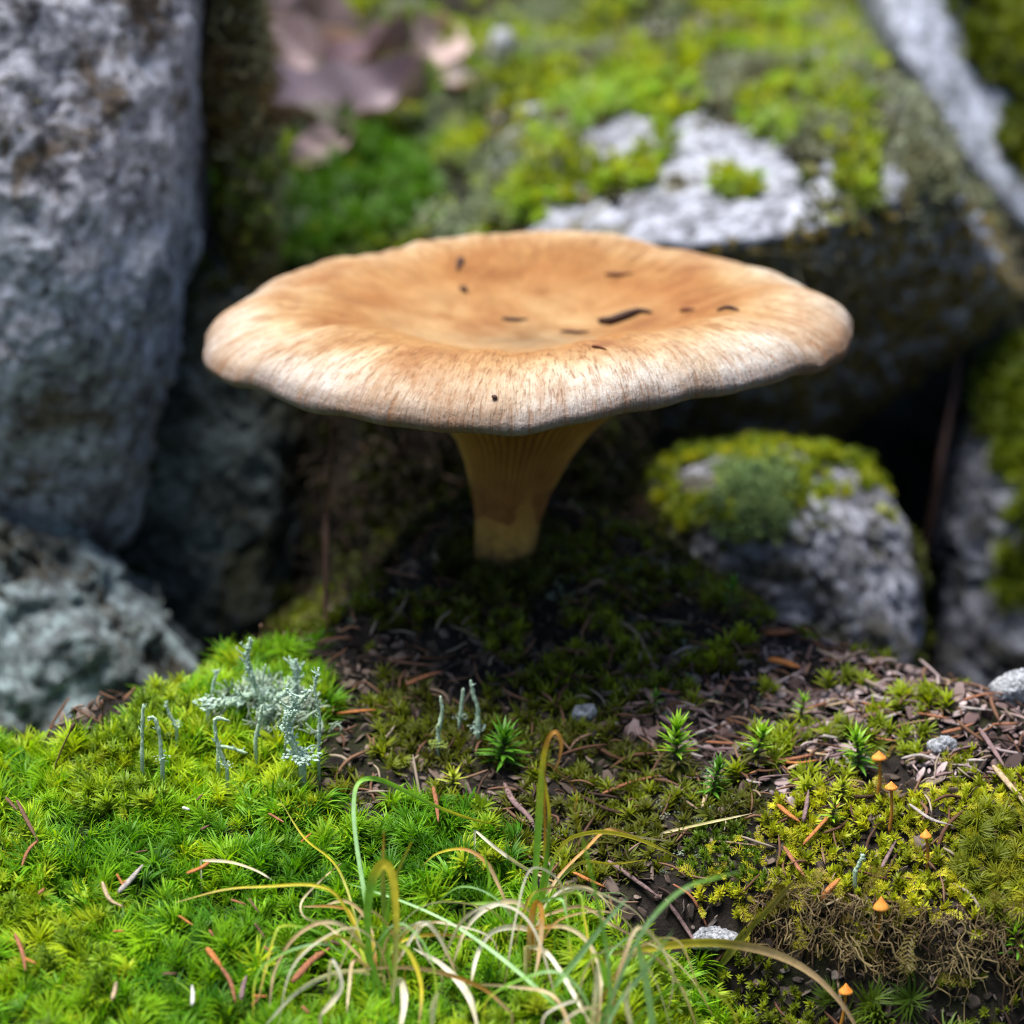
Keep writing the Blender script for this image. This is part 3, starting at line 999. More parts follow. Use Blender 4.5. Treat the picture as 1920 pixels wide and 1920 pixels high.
def twiglet(rg):
    """tiny antler-like lichen branchlets"""
    A = Acc()
    for k in range(9):
        p = rg.normal(size=3) * np.array([0.9, 0.9, 0.1]) * mm
        d = np.array([rg.normal() * 0.6, rg.normal() * 0.6, 1.0])
        pts = [p]
        for j in range(4):
            d = d + rg.normal(size=3) * 0.5
            pts.append(pts[-1] + d / np.linalg.norm(d) * 0.8 * mm)
        v, f = tube(catmull(pts, 7), np.linspace(0.22, 0.1, 7) * mm, 5)
        A.add(v, f, np.linspace(0.3, 1, len(v)))
    return A
protos('antler', 5, M['lich'], twiglet)

# ------------------------------------------------------------------ moss and litter on the ground
# bright swept moss
p, px, py = ground_points(-0.16, 0.09, -0.16, 0.0, 0.0019, 101)
k = in_poly(px, py, BRIGHT)
q = p[k]
hq = fbm(q, 120, 2, 61)
scatter('bright_moss', 'plume', q - np.array([0, 0, 0.0012]), gnormal(q[:, 0], q[:, 1]), RNG.uniform(0.42, 1.05, len(q)) * (1 + 0.45 * hq),
        tints(q, [(0.05, 0.18, 0.003), (0.13, 0.33, 0.004), (0.23, 0.44, 0.006), (0.38, 0.50, 0.010)], 45, 5, 0.25),
        'lush bright green plume moss carpeting the near bank', 'moss', up=0.55, tilt=0.3, seed=5)
q = p[k & (fbm(p, 65, 3, 63) > 0.26)]
scatter('olive_star_moss', 'star', q + np.array([0, 0, 0.0022]), gnormal(q[:, 0], q[:, 1]), RNG.uniform(0.6, 1.3, len(q)),
        tints(q, [(0.12, 0.22, 0.01), (0.24, 0.38, 0.010), (0.38, 0.48, 0.015)], 110, 64, 0.3),
        'patches of yellow-olive star moss mixed into the bright carpet', 'moss', up=0.5, tilt=0.45, seed=64)
# dark moss under the mushroom
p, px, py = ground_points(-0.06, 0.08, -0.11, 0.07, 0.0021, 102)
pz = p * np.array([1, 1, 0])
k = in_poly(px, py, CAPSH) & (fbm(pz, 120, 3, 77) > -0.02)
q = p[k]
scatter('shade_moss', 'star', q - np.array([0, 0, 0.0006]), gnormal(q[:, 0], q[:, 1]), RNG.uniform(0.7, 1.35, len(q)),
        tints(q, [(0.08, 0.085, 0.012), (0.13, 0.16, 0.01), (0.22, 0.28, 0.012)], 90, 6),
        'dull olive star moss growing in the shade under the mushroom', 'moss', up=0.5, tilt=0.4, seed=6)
# yellow clump moss
p, px, py = ground_points(0.02, 0.14, -0.13, 0.0, 0.0015, 103)
pz = p * np.array([1, 1, 0])
k = in_poly(px, py, YELLOW)
q = p[k & (fbm(pz, 110, 3, 78) > -0.25)]
scatter('yellow_feather_moss', 'frond', q - np.array([0, 0, 0.0004]), gnormal(q[:, 0], q[:, 1]), RNG.uniform(0.25, 0.62, len(q)),
        tints(q, [(0.24, 0.19, 0.035), (0.42, 0.42, 0.02), (0.52, 0.55, 0.02), (0.62, 0.62, 0.03)], 90, 7),
        'yellow-green feathery moss covering the clump with orange mushrooms', 'moss', up=0.15, tilt=0.35, seed=7)
q = p[k & (fbm(pz, 60, 3, 79) > -0.08) & (RNG.random(len(p)) < 0.7)]
scatter('yellow_star_moss', 'cushion', q, gnormal(q[:, 0], q[:, 1]), RNG.uniform(0.7, 1.3, len(q)),
        tints(q, [(0.20, 0.25, 0.01), (0.36, 0.42, 0.012), (0.50, 0.52, 0.02)], 90, 8),
        'short golden star moss tufts dotted over the feathery clump', 'moss', seed=8)
RS = [(1760, 1480), (1960, 1480), (2200, 1500), (2200, 1800), (1860, 1760), (1800, 1640)]
q = p[in_poly(px, py, RS) & (fbm(pz, 80, 2, 80) > -0.1)]
scatter('golden_plume_moss', 'plume', q, gnormal(q[:, 0], q[:, 1]), RNG.uniform(0.4, 0.7, len(q)),
        tints(q, [(0.14, 0.18, 0.01), (0.2, 0.24, 0.01), (0.28, 0.28, 0.015)], 90, 9),
        'golden green plume moss on the outer flank of the feathery clump', 'moss', seed=9)
# green leafy patch on the clump front
GP = [(1290, 1560), (1380, 1540), (1440, 1580), (1440, 1650), (1360, 1660), (1290, 1620)]
p2, px2, py2 = ground_points(0.02, 0.07, -0.11, -0.05, 0.0012, 104)
q = p2[in_poly(px2, py2, GP)]
scatter('green_cushion_moss', 'cushion', q + np.array([0, 0, 0.0006]), gnormal(q[:, 0], q[:, 1]), RNG.uniform(0.5, 0.9, len(q)),
        tints(q, [(0.06, 0.10, 0.006), (0.09, 0.17, 0.006), (0.14, 0.24, 0.01)], 150, 10),
        'dense fresh green cushion moss beside the dark crumbled edge', 'moss', seed=10)
an_ = RNG.uniform(0, 2 * math.pi, 260)
rr_ = 0.0060 + np.abs(RNG.normal(size=260)) * 0.0035
q = np.stack([0.001 + rr_ * np.cos(an_), rr_ * np.sin(an_), 0 * an_], 1)
q[:, 2] = gh(q[:, 0], q[:, 1]) + 0.0004
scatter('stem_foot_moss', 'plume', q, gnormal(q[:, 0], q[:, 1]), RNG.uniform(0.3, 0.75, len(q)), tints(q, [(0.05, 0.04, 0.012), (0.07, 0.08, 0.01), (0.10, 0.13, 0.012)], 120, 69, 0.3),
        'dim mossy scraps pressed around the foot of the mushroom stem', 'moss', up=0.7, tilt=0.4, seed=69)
# growth in the hollow behind the stem, cap shade put into its dark tints
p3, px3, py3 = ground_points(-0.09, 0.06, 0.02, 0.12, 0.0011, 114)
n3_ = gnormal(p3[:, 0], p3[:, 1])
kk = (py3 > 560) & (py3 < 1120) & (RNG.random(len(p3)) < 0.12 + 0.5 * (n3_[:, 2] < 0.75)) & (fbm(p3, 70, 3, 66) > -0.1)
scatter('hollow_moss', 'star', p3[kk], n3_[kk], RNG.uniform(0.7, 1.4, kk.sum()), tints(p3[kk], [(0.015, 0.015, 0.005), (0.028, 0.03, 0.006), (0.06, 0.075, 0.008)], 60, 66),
        'shade-tinted moss lining the dark hollow behind the mushroom stem', 'moss', up=0.2, tilt=0.5, seed=66)
kk = (py3 > 560) & (py3 < 1120) & (RNG.random(len(p3)) < 0.06 + 0.3 * (n3_[:, 2] < 0.75))
scatter('hollow_roots', 'hairs', p3[kk], n3_[kk], RNG.uniform(0.9, 2.0, kk.sum()), tints(p3[kk], [(0.014, 0.009, 0.006), (0.03, 0.02, 0.011), (0.055, 0.04, 0.025)], 60, 67),
        'matted shade-tinted root threads in the hollow behind the mushroom stem', 'roots', up=0.6, tilt=0.5, seed=67)
# sparse moss in the litter
p, px, py = ground_points(-0.03, 0.16, -0.1, 0.03, 0.0026, 105)
pz = p * np.array([1, 1, 0])
q = p[in_poly(px, py, LITTER) & (fbm(pz, 130, 3, 81) > 0.15)]
scatter('sprig_moss', 'star', q, gnormal(q[:, 0], q[:, 1]), RNG.uniform(0.9, 1.5, len(q)),
        tints(q, [(0.12, 0.16, 0.01), (0.22, 0.30, 0.01), (0.34, 0.42, 0.015)], 90, 11),
        'scattered yellow-green moss sprigs between the brown litter', 'moss', seed=11)
# the rest of the bank outside the picture and at the very bottom right
p, px, py = ground_points(-0.3, 0.3, -0.3, -0.05, 0.0042, 106)
pz = p * np.array([1, 1, 0])
out_ = ((px < -250) | (px > 2150) | (py > 2100)) | (in_poly(px, py, [(1380, 1800), (2000, 1830), (2000, 2200), (1380, 2200)]) & (fbm(pz, 90, 2, 4) > -0.05) & (RNG.random(len(p)) < 0.7))
q = p[out_]
scatter('bank_moss', 'plume', q, gnormal(q[:, 0], q[:, 1]), RNG.uniform(0.8, 1.3, len(q)),
        tints(q, [(0.05, 0.10, 0.006), (0.10, 0.17, 0.008), (0.17, 0.22, 0.012)], 40, 12),
        'mixed green moss running on over the outer bank', 'moss', seed=12)

# litter
BR = [(0.04, 0.024, 0.022), (0.11, 0.068, 0.064), (0.20, 0.14, 0.135), (0.34, 0.27, 0.27)]
p, px, py = ground_points(-0.05, 0.18, -0.12, 0.05, 0.0017, 107)
k = in_poly(px, py, LITTER)
q = p[k]
scatter('bark_litter', 'flake', q + np.array([0, 0, 0.0003]), gnormal(q[:, 0], q[:, 1]), RNG.uniform(0.3, 1.15, len(q)), tints(q, BR, 120, 13, 0.35),
        'crumbled purple-brown bark litter on the bare crest', 'litter', up=0, tilt=0.6, seed=13)
q = p[k & (RNG.random(len(p)) < 0.12)]
scatter('needle_litter', 'needle', q + np.array([0, 0, 0.0008]), gnormal(q[:, 0], q[:, 1]), RNG.uniform(0.6, 1.2, len(q)), tints(q, BR[1:] + [(0.22, 0.10, 0.045)], 120, 14, 0.3),
        'tiny broken brown needles strewn over the bare crest', 'litter', up=0, tilt=0.22, seed=14)
p, px, py = ground_points(-0.17, 0.17, -0.16, 0.07, 0.0046, 108)
k = ~in_poly(px, py, BRIGHT) & (py < 2100)
q = p[k]
scatter('needle_litter', 'needle', q + np.array([0, 0, 0.0012]), gnormal(q[:, 0], q[:, 1]), RNG.uniform(0.6, 1.3, len(q)), tints(q, [(0.03, 0.015, 0.01), (0.09, 0.04, 0.02), (0.16, 0.085, 0.05), (0.25, 0.20, 0.15)], 120, 15, 0.3),
        'sparse broken needles among the shaded moss and the clump', 'litter', up=0, tilt=0.25, seed=15)
p4, px4, py4 = ground_points(-0.13, 0.15, -0.14, 0.06, 0.0021, 115)
q = p4[~in_poly(px4, py4, BRIGHT) & ~in_poly(px4, py4, LITTER)]
scatter('soil_crumbs', 'flake', q + np.array([0, 0, 0.0003]), gnormal(q[:, 0], q[:, 1]), RNG.uniform(0.3, 0.95, len(q)), tints(q, [(0.015, 0.011, 0.009), (0.05, 0.034, 0.026), (0.10, 0.07, 0.055), (0.16, 0.12, 0.10)], 160, 68, 0.3),
        'dark crumbly humus between the moss patches', 'soil', up=0, tilt=0.7, seed=68)
# pale lichen crumbs in the shaded moss
p, px, py = ground_points(-0.06, 0.12, -0.11, 0.02, 0.003, 109)
pz = p * np.array([1, 1, 0])
q = p[in_poly(px, py, CAPSH + [(1900, 1400)]) & (fbm(pz, 100, 3, 90) > 0.26)]
scatter('lichen_crumbs', 'crumb', q + np.array([0, 0, 0.0008]), gnormal(q[:, 0], q[:, 1]), RNG.uniform(0.25, 0.7, len(q)), tints(q, [(0.12, 0.18, 0.12), (0.2, 0.27, 0.2), (0.3, 0.32, 0.2)], 120, 16),
        'grey-green lichen crumbs sprinkled in the shaded moss', 'lichen', seed=16)
LB = [(385, 1300), (440, 1285), (520, 1290), (600, 1290), (605, 1400), (560, 1435), (500, 1370), (440, 1345), (390, 1340)]
p5, px5, py5 = ground_points(-0.07, -0.02, -0.09, -0.01, 0.0016, 116)
q = p5[in_poly(px5, py5 - 45, LB) & (fbm(p5, 200, 2, 12) > 0.0)]
scatter('bushy_lichen', 'antler', q + np.array([0, 0, 0.0042]), gnormal(q[:, 0], q[:, 1]), RNG.uniform(0.6, 1.25, len(q)), tints(q, [(0.16, 0.26, 0.17), (0.34, 0.46, 0.34), (0.52, 0.62, 0.52)], 200, 71, 0.3),
        'bushy mint-grey lichen branchlets tangled at the foot of the scaly stalks', 'lichen', up=0.6, tilt=0.5, seed=71)
HB = [(1270, 1690), (1430, 1780), (1620, 1840), (1960, 1850), (1960, 2080), (1380, 2080), (1300, 1800)]
p6, px6, py6 = ground_points(0.015, 0.13, -0.16, -0.07, 0.0012, 117)
kh = in_poly(px6, py6, HB)
q = p6[kh]
scatter('hollow_humus', 'flake', q + np.array([0, 0, 0.0003]), gnormal(q[:, 0], q[:, 1]), RNG.uniform(0.25, 0.8, len(q)), tints(q, [(0.012, 0.010, 0.009), (0.035, 0.026, 0.022), (0.08, 0.06, 0.05), (0.15, 0.12, 0.11)], 200, 72, 0.35),
        'black crumbly humus in the hollow below the broken clump', 'soil', up=0, tilt=0.8, seed=72)
q = p6[kh & (fbm(p6, 110, 3, 14) > 0.12)]
scatter('hollow_cushion_moss', 'cushion', q + np.array([0, 0, 0.0005]), gnormal(q[:, 0], q[:, 1]), RNG.uniform(0.5, 1.1, len(q)), tints(q, [(0.07, 0.09, 0.01), (0.16, 0.22, 0.01), (0.28, 0.34, 0.014)], 160, 73, 0.3),
        'small green moss patches on the humus below the broken clump', 'moss', seed=73)
# rhizoids hanging from the broken clump edge
p, px, py = ground_points(0.025, 0.13, -0.125, -0.075, 0.0013, 110)
EDGE = [(1400, 1680), (1600, 1700), (1960, 1740), (1960, 1860), (1800, 1870), (1600, 1850), (1440, 1790)]
k = in_poly(px, py, EDGE)
q = p[k & (RNG.random(len(p)) < 0.75)]
scatter('moss_rhizoids', 'hairs', q + np.array([0, -0.0008, 0.0012]), gnormal(q[:, 0], q[:, 1]), RNG.uniform(0.7, 1.3, len(q)), tints(q, [(0.05, 0.033, 0.013), (0.12, 0.085, 0.035), (0.22, 0.18, 0.08)], 120, 17, 0.25),
        'matted brown moss threads hanging from the broken clump edge', 'moss', up=1, tilt=0.3, seed=17)
q = p[k & (RNG.random(len(p)) < 0.12)]
scatter('hanging_moss', 'frond', q + np.array([0, -0.001, 0.0012]), gnormal(q[:, 0], q[:, 1]), RNG.uniform(0.5, 1.0, len(q)), tints(q, [(0.12, 0.10, 0.012), (0.22, 0.22, 0.012)], 120, 18, 0.25),
        'yellowish moss strands draped over the broken clump edge', 'moss', up=0.1, tilt=0.6, seed=18)
# mossy bank behind
BACKC = [(0.05, 0.08, 0.006), (0.17, 0.25, 0.008), (0.34, 0.38, 0.010), (0.36, 0.46, 0.02), (0.24, 0.44, 0.03), (0.30, 0.42, 0.12)]
p, px, py = ground_points(-0.10, 0.14, 0.06, 0.42, 0.0034, 111)
pz = p * np.array([1, 1, 0])
k = (px > 380) & (px < 2050) & (py < 600) & (fbm(pz, 85, 3, 91) > -0.12)
q = p[k]
scatter('bank_moss_behind', 'star', q, gnormal(q[:, 0], q[:, 1]), RNG.uniform(1.0, 2.0, len(q)), tints(q, BACKC, 75, 19, 0.34),
        'lumpy yellow-green moss covering the slope behind the mushroom', 'moss', up=0.4, tilt=0.5, seed=19)
FG = [(500, 480), (560, 320), (680, 240), (800, 330), (830, 430), (600, 480)]
q = p[in_poly(px, py, FG)]
scatter('fresh_moss_behind', 'plume', q, gnormal(q[:, 0], q[:, 1]), RNG.uniform(0.8, 1.4, len(q)), tints(q, [(0.06, 0.17, 0.005), (0.10, 0.25, 0.006)], 40, 20),
        'fresh grass-green moss tuft just over the far rim of the cap', 'moss', seed=20)
q = p[(px > 380) & (py < 560) & (fbm(pz, 60, 3, 95) > 0.33)]
scatter('pale_lichen_behind', 'antler', q + np.array([0, 0, 0.002]), gnormal(q[:, 0], q[:, 1]), RNG.uniform(1.0, 2.2, len(q)), tints(q, [(0.20, 0.27, 0.13), (0.33, 0.38, 0.24)], 40, 21),
        'pale branching lichen dotted over the slope behind', 'lichen', seed=21)

# moss on rocks
def rock_moss(name, key, rk, n, cond, scl, cols, label, cat='moss', seed=30, up=0.4, tilt=0.5, lift=0.0):
    p, nr, x, y = rock_points(rk, n, seed)
    pw = fbm(p, 55, 3, seed)
    k = cond(p, nr, x, y, pw)
    q, nq = p[k], nr[k]
    rg = np.random.default_rng(seed)
    return scatter(name, key, q + nq * lift, nq, rg.uniform(scl[0], scl[1], len(q)), tints(q, cols, 45, seed, 0.22), label, cat, up=up, tilt=tilt, seed=seed)
GREY1 = [(1080, 225), (1230, 225), (1210, 340), (1160, 345), (1110, 330)]
GREY2 = [(1030, 400), (1250, 345), (1250, 250), (1330, 220), (1480, 290), (1520, 420), (1400, 450), (1050, 460)]
rock_moss('boulder_moss', 'star', 'rear', 17000, lambda p, n, x, y, w_: (n[:, 2] > 0.15) & (y < 420) & ~in_poly(x + 70 * w_, y + 70 * w_, GREY1) & (~in_poly(x + 60 * w_, y + 60 * w_, GREY2) | (w_ > 0.33)) & (w_ > -0.12) & (x < 1640),
          (0.9, 2.0), BACKC, 'yellow-green moss cushion over the top of the overhanging rock', seed=31)
rock_moss('boulder_humus', 'flake', 'rear', 9000, lambda p, n, x, y, w_: (n[:, 2] > 0.1) & (y < 430) & ~in_poly(x + 70 * w_, y + 70 * w_, GREY1) & ~in_poly(x + 60 * w_, y + 60 * w_, GREY2) & (x < 1660),
          (0.9, 1.8), [(0.03, 0.024, 0.012), (0.07, 0.06, 0.02), (0.10, 0.11, 0.03)], 'dark humus between the moss on the overhanging rock', 'soil', seed=45, up=0, tilt=0.7)
rock_moss('boulder_lichen', 'antler', 'rear', 9000, lambda p, n, x, y, w_: (n[:, 2] > -0.2) & (((x > 1480) & (y < 460) & (w_ > -0.1)) | (w_ > 0.3)) & (y < 480) & ~in_poly(x, y, GREY2) & ~in_poly(x, y, GREY1),
          (0.9, 1.9), [(0.10, 0.09, 0.04), (0.20, 0.24, 0.13), (0.34, 0.38, 0.28)], 'pale grey-green lichen on the corner of the overhanging rock', 'lichen', seed=32)
rock_moss('boulder_threads', 'hairs', 'rear', 2600, lambda p, n, x, y, w_: (n[:, 2] < 0.5) & (x > 1450) & (y > 330) & (y < 560) & (w_ > 0.1),
          (1.2, 2.4), [(0.10, 0.09, 0.05), (0.3, 0.3, 0.22)], 'pale root threads dangling under the overhanging rock', 'roots', seed=33, up=1, tilt=0.4)
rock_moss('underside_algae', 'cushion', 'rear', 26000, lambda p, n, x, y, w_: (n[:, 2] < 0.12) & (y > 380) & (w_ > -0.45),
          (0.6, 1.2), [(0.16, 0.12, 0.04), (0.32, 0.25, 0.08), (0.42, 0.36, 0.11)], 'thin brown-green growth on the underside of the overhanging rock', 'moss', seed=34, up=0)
rock_moss('edge_moss', 'hairs', 'edge', 3000, lambda p, n, x, y, w_: (w_ > -0.1), (0.5, 1.1), [(0.07, 0.045, 0.018), (0.22, 0.15, 0.05), (0.30, 0.25, 0.07)],
          'shaggy brown moss threads on the narrow stone edge', seed=35, up=0.2, tilt=0.8)
rock_moss('edge_green_moss', 'star', 'edge', 5000, lambda p, n, x, y, w_: (w_ < 0.02), (0.6, 1.3), [(0.12, 0.12, 0.015), (0.26, 0.28, 0.03), (0.30, 0.40, 0.09)],
          'patchy green moss tufts on the narrow stone edge', seed=36)
rock_moss('edge_lichen', 'antler', 'edge', 900, lambda p, n, x, y, w_: (w_ > 0.05), (0.8, 1.7), [(0.12, 0.10, 0.05), (0.30, 0.34, 0.20)],
          'pale ragged lichen on the narrow stone edge', 'lichen', seed=46)
rock_moss('boulder_crust', 'crumb', 'left', 2600, lambda p, n, x, y, w_: (w_ > 0.22) & (x > -100), (0.4, 1.0), [(0.05, 0.04, 0.022), (0.10, 0.09, 0.045), (0.25, 0.28, 0.24)],
          'brown crusty lichen patches on the huge boulder', 'lichen', seed=37, up=0)
rock_moss('ledge_lichen', 'crumb', 'low', 2500, lambda p, n, x, y, w_: (w_ > 0.1) & (y < 1300), (0.4, 1.0), [(0.16, 0.2, 0.17), (0.36, 0.43, 0.42)],
          'pale mint crust lichen on the low rock ledge', 'lichen', seed=38, up=0)
rock_moss('recess_rock_moss', 'star', 'dark', 4000, lambda p, n, x, y, w_: (w_ > 0.15), (0.7, 1.4), [(0.03, 0.04, 0.006), (0.07, 0.09, 0.01)],
          'dark green moss on the shade-coloured recessed rock', seed=39)
rock_moss('rock_cap_moss', 'star', 'small', 9000, lambda p, n, x, y, w_: (n[:, 2] > 0.0) & (y < 915 + 190 * w_ + 110 * fbm(p, 170, 2, 5)) & (fbm(p, 150, 3, 8) > -0.16), (0.45, 1.25), [(0.06, 0.10, 0.006), (0.15, 0.22, 0.008), (0.30, 0.36, 0.010), (0.40, 0.40, 0.015)],
          'golden green moss capping the speckled grey rock', seed=40)
SLICH = [(1350, 880), (1480, 890), (1470, 1010), (1350, 1010)]
rock_moss('rock_leafy_lichen', 'antler', 'small', 9000, lambda p, n, x, y, w_: in_poly(x, y, SLICH), (0.7, 1.5), [(0.05, 0.10, 0.035), (0.12, 0.2, 0.07), (0.26, 0.36, 0.10)],
          'blue-green leafy lichen on the brow of the speckled rock', 'lichen', seed=41, lift=0.001)
rock_moss('rock_foot_moss', 'star', 'small', 5000, lambda p, n, x, y, w_: (y > 940) & (w_ > 0.32), (0.5, 1.0), [(0.05, 0.06, 0.01), (0.11, 0.14, 0.012)],
          'small moss specks on the face of the speckled rock', seed=42)
FARM = [(1800, 640), (2100, 600), (2100, 1120), (1860, 1110), (1840, 1050), (1900, 1000), (1900, 880), (1850, 820)]
rock_moss('far_rock_moss', 'star', 'far', 9000, lambda p, n, x, y, w_: in_poly(x + 60 * w_, y + 60 * w_, FARM), (1.2, 2.2), [(0.06, 0.09, 0.006), (0.14, 0.19, 0.008), (0.22, 0.28, 0.01)],
          'bright blurred moss draped on the rock at the hollow edge', seed=43)
rock_moss('gap_moss', 'star', 'slab', 9000, lambda p, n, x, y, w_: (x > 1775 + 0.36 * y) & (n[:, 2] > -0.2) & (y < 330) & (w_ > -0.2), (1.2, 2.3), [(0.07, 0.10, 0.006), (0.15, 0.19, 0.008), (0.22, 0.25, 0.01)],
          'yellow-green moss filling the gap between the two slabs', seed=44)

# ------------------------------------------------------------------ star moss sprigs with leaves one can pick apart
def leaf_mesh(cols, L_=5.0 * mm, W_=1.05 * mm, curl=0.5):
    n = 7
    t = np.linspace(0, 1, n)
    c = np.stack([t * L_, 0 * t, curl * 1.3 * mm * (t - 1.3 * t * t)], 1)
    wd = W_ * np.interp(t, [0, 0.25, 0.6, 1], [0.8, 1, 0.7, 0.03])
    v, f = ribbon(c, wd, np.array([0, 0, -1.0]), 0.22)
    cc = np.asarray(cols[0])[None] * (1 - np.repeat(t, 3)[:, None]) + np.asarray(cols[1])[None] * np.repeat(t, 3)[:, None]
    return make_mesh('leaf', v, f, M['hair'], True, {'Col': cc})
LEAVES = {'fresh': leaf_mesh([(0.13, 0.30, 0.01), (0.28, 0.50, 0.025)]), 'deep': leaf_mesh([(0.05, 0.15, 0.01), (0.11, 0.29, 0.02)]),
          'old': leaf_mesh([(0.06, 0.07, 0.012), (0.10, 0.09, 0.02)]), 'yellow': leaf_mesh([(0.26, 0.32, 0.015), (0.45, 0.52, 0.04)]),
          'blue': leaf_mesh([(0.02, 0.09, 0.04), (0.05, 0.18, 0.08)])}
M['sprig_stem'] = plain_mat('sprig_stem', (0.06, 0.05, 0.02), 0.4, 800)
def sprig(px, py, hpx, wpx, kinds, label, n=30, lean=0.0, seed=1):
    rg = np.random.default_rng(seed)
    base = GM(px, py)
    z = float(proj(base[None])[2][0])
    s = z / KPX
    h, wd = hpx * s, wpx * s
    e = empty('star_moss_sprig', base - np.array([0, 0, 0.001]), label, 'moss sprig', 'upright star moss sprigs')
    st = catmull([(0, 0, 0), (lean * h * 0.3, 0, h * 0.4), (lean * h, 0, h * 0.8)], 8)
    v, f = tube(st, 0.00028, 5)
    mesh_obj('stem', v, f, M['sprig_stem'], e)
    n = int(n * 1.35)
    for k in range(n):
        u = (k + 0.5) / n
        pos = st[min(7, int(2 + 5.99 * u))]
        an = k * 2.399 + rg.uniform(-0.25, 0.25)
        el = -0.1 + 1.3 * u ** 1.5 + rg.uniform(-0.15, 0.15)
        kind = kinds[0] if u > 0.38 else kinds[1]
        o = bpy.data.objects.new('leaf', LEAVES[kind])
        link(o, e)
        o.location = pos
        o.rotation_euler = (rg.uniform(-0.3, 0.3), -el, an)
        sc = wd / 2 / 0.0048 * (1.0 - 0.25 * u) * rg.uniform(0.85, 1.15)
        o.scale = (sc, min(sc, 1.2), sc)
sprig(1268, 1455, 125, 105, ('fresh', 'old'), 'tallest bright green star moss sprig with browned lower leaves', 44, 0.0, 1)
sprig(1414, 1430, 85, 84, ('fresh', 'old'), 'medium bright star moss sprig tilted on the litter by the tallest sprig', 30, 0.2, 2)
sprig(1612, 1440, 85, 86, ('fresh', 'deep'), 'stout bright green star moss sprig beside the uppermost orange mushrooms', 34, -0.1, 3)
sprig(1335, 1490, 80, 76, ('deep', 'deep'), 'small dark green star moss sprig at the foot of the tallest sprig', 28, 0.15, 4)
sprig(945, 1430, 75, 110, ('deep', 'deep'), 'wide dark green star moss sprig beside the lichen stalks', 36, 0.0, 5)
sprig(1500, 1350, 60, 60, ('fresh', 'yellow'), 'small light green star moss sprig on the bare litter crest', 18, 0.1, 6)
sprig(1580, 1490, 40, 62, ('yellow', 'yellow'), 'flat yellow star moss rosette near the slimmest orange mushroom', 20, 0.0, 7)
sprig(1850, 1262, 40, 80, ('blue', 'blue'), 'blue-green moss sprig beside the large whitish stone', 12, 0.2, 8)
sprig(1915, 1790, 70, 90, ('fresh', 'deep'), 'green star moss sprig on the outer flank of the mossy clump', 26, -0.2, 9)
sprig(1560, 1535, 50, 56, ('yellow', 'fresh'), 'little yellow-green star moss sprig in the feathery moss', 18, 0.1, 10)
sprig(1225, 1330, 45, 55, ('deep', 'old'), 'dim little star moss sprig at the border of the mushroom shade', 16, 0.1, 11)
sprig(1370, 1160, 90, 70, ('deep', 'old'), 'slender shaded star moss sprig before the speckled rock', 22, 0.05, 12)
sprig(850, 1475, 40, 70, ('yellow', 'old'), 'pale star moss rosette behind the folded grass blade', 18, 0.0, 13)

# ------------------------------------------------------------------ small orange mushrooms
m, nt, b, out = newmat('orange_cap')
mp = nt.nodes.new('ShaderNodeMapping')
put(nt, mp.inputs[0], ocoord(nt))
c = ramp(nt, noise(nt, mp.outputs[0], 900, 3), [(0.3, (0.50, 0.15, 0.015)), (0.7, (0.68, 0.30, 0.05))])
put(nt, b.inputs['Base Color'], c)
b.inputs['Roughness'].default_value = 0.7
b.inputs['Subsurface Weight'].default_value = 0.3
b.inputs['Subsurface Radius'].default_value = (1, 0.4, 0.1)
b.inputs['Subsurface Scale'].default_value = 0.001
M['ocap'] = m
M['ostem'] = plain_mat('orange_stem', (0.34, 0.15, 0.02), 0.35, 900, 0.5)
def tiny_mushroom(base_px, cap_px, wpx, cone, label):
    base = GM(*base_px)
    z = float(proj(base[None])[2][0])
    s = z / KPX
    top = P(cap_px[0], cap_px[1], base[1])
    r = 1.05 * wpx * s / 2
    e = empty('orange_mushroom', base - np.array([0, 0, 0.0015]), label, 'mushroom', 'tiny orange mushrooms on the mossy clump')
    o0 = np.array(e.location)
    c = catmull([np.zeros(3), (top - o0) * 0.5 + np.array([r * 0.25, 0, 0]), top - o0], 12)
    v, f = tube(c, np.linspace(0.30, 0.22, 12) * r, 8)
    mesh_obj('stem', v, f, M['ostem'], e)
    pr = [(0.0, cone * 1.15), (0.12, cone * 1.05), (0.4, cone * 0.72), (0.75, cone * 0.34), (0.96, 0.1), (1.0, -0.12), (0.93, -0.14), (0.6, 0.12 * cone), (0.2, 0.3 * cone), (0, 0.32 * cone)]
    pr = catmull([(a, b_, 0) for a, b_ in pr], 26)[:, :2]
    ns = 24
    v, f = [], []
    for k, (a, b_) in enumerate(pr):
        for j in range(ns):
            an = 2 * math.pi * j / ns
            st_ = 1 + 0.035 * math.cos(12 * an) * (a > 0.5)
            v.append((a * r * st_ * math.cos(an), a * r * st_ * math.sin(an), b_ * r))
    for k in range(len(pr) - 1):
        for j in range(ns):
            f.append((k * ns + j, k * ns + (j + 1) % ns, (k + 1) * ns + (j + 1) % ns, (k + 1) * ns + j))
    v = np.array(v) + (top - o0) - np.array([0, 0, 0.25 * cone * r])
    mesh_obj('cap', v, f, M['ocap'], e)
tiny_mushroom((1646, 1478), (1648, 1418), 26, 0.9, 'pale orange mushroom with flat cone cap beside the stout moss sprig')
tiny_mushroom((1668, 1545), (1671, 1474), 23, 0.9, 'slim long-stemmed orange mushroom just below the pale flat one')
tiny_mushroom((1739, 1615), (1736, 1565), 21, 1.1, 'small domed orange mushroom by the grey twig on the clump')
tiny_mushroom((1640, 1752), (1652, 1697), 28, 1.35, 'largest orange mushroom with pointed bell cap in the feathery moss')
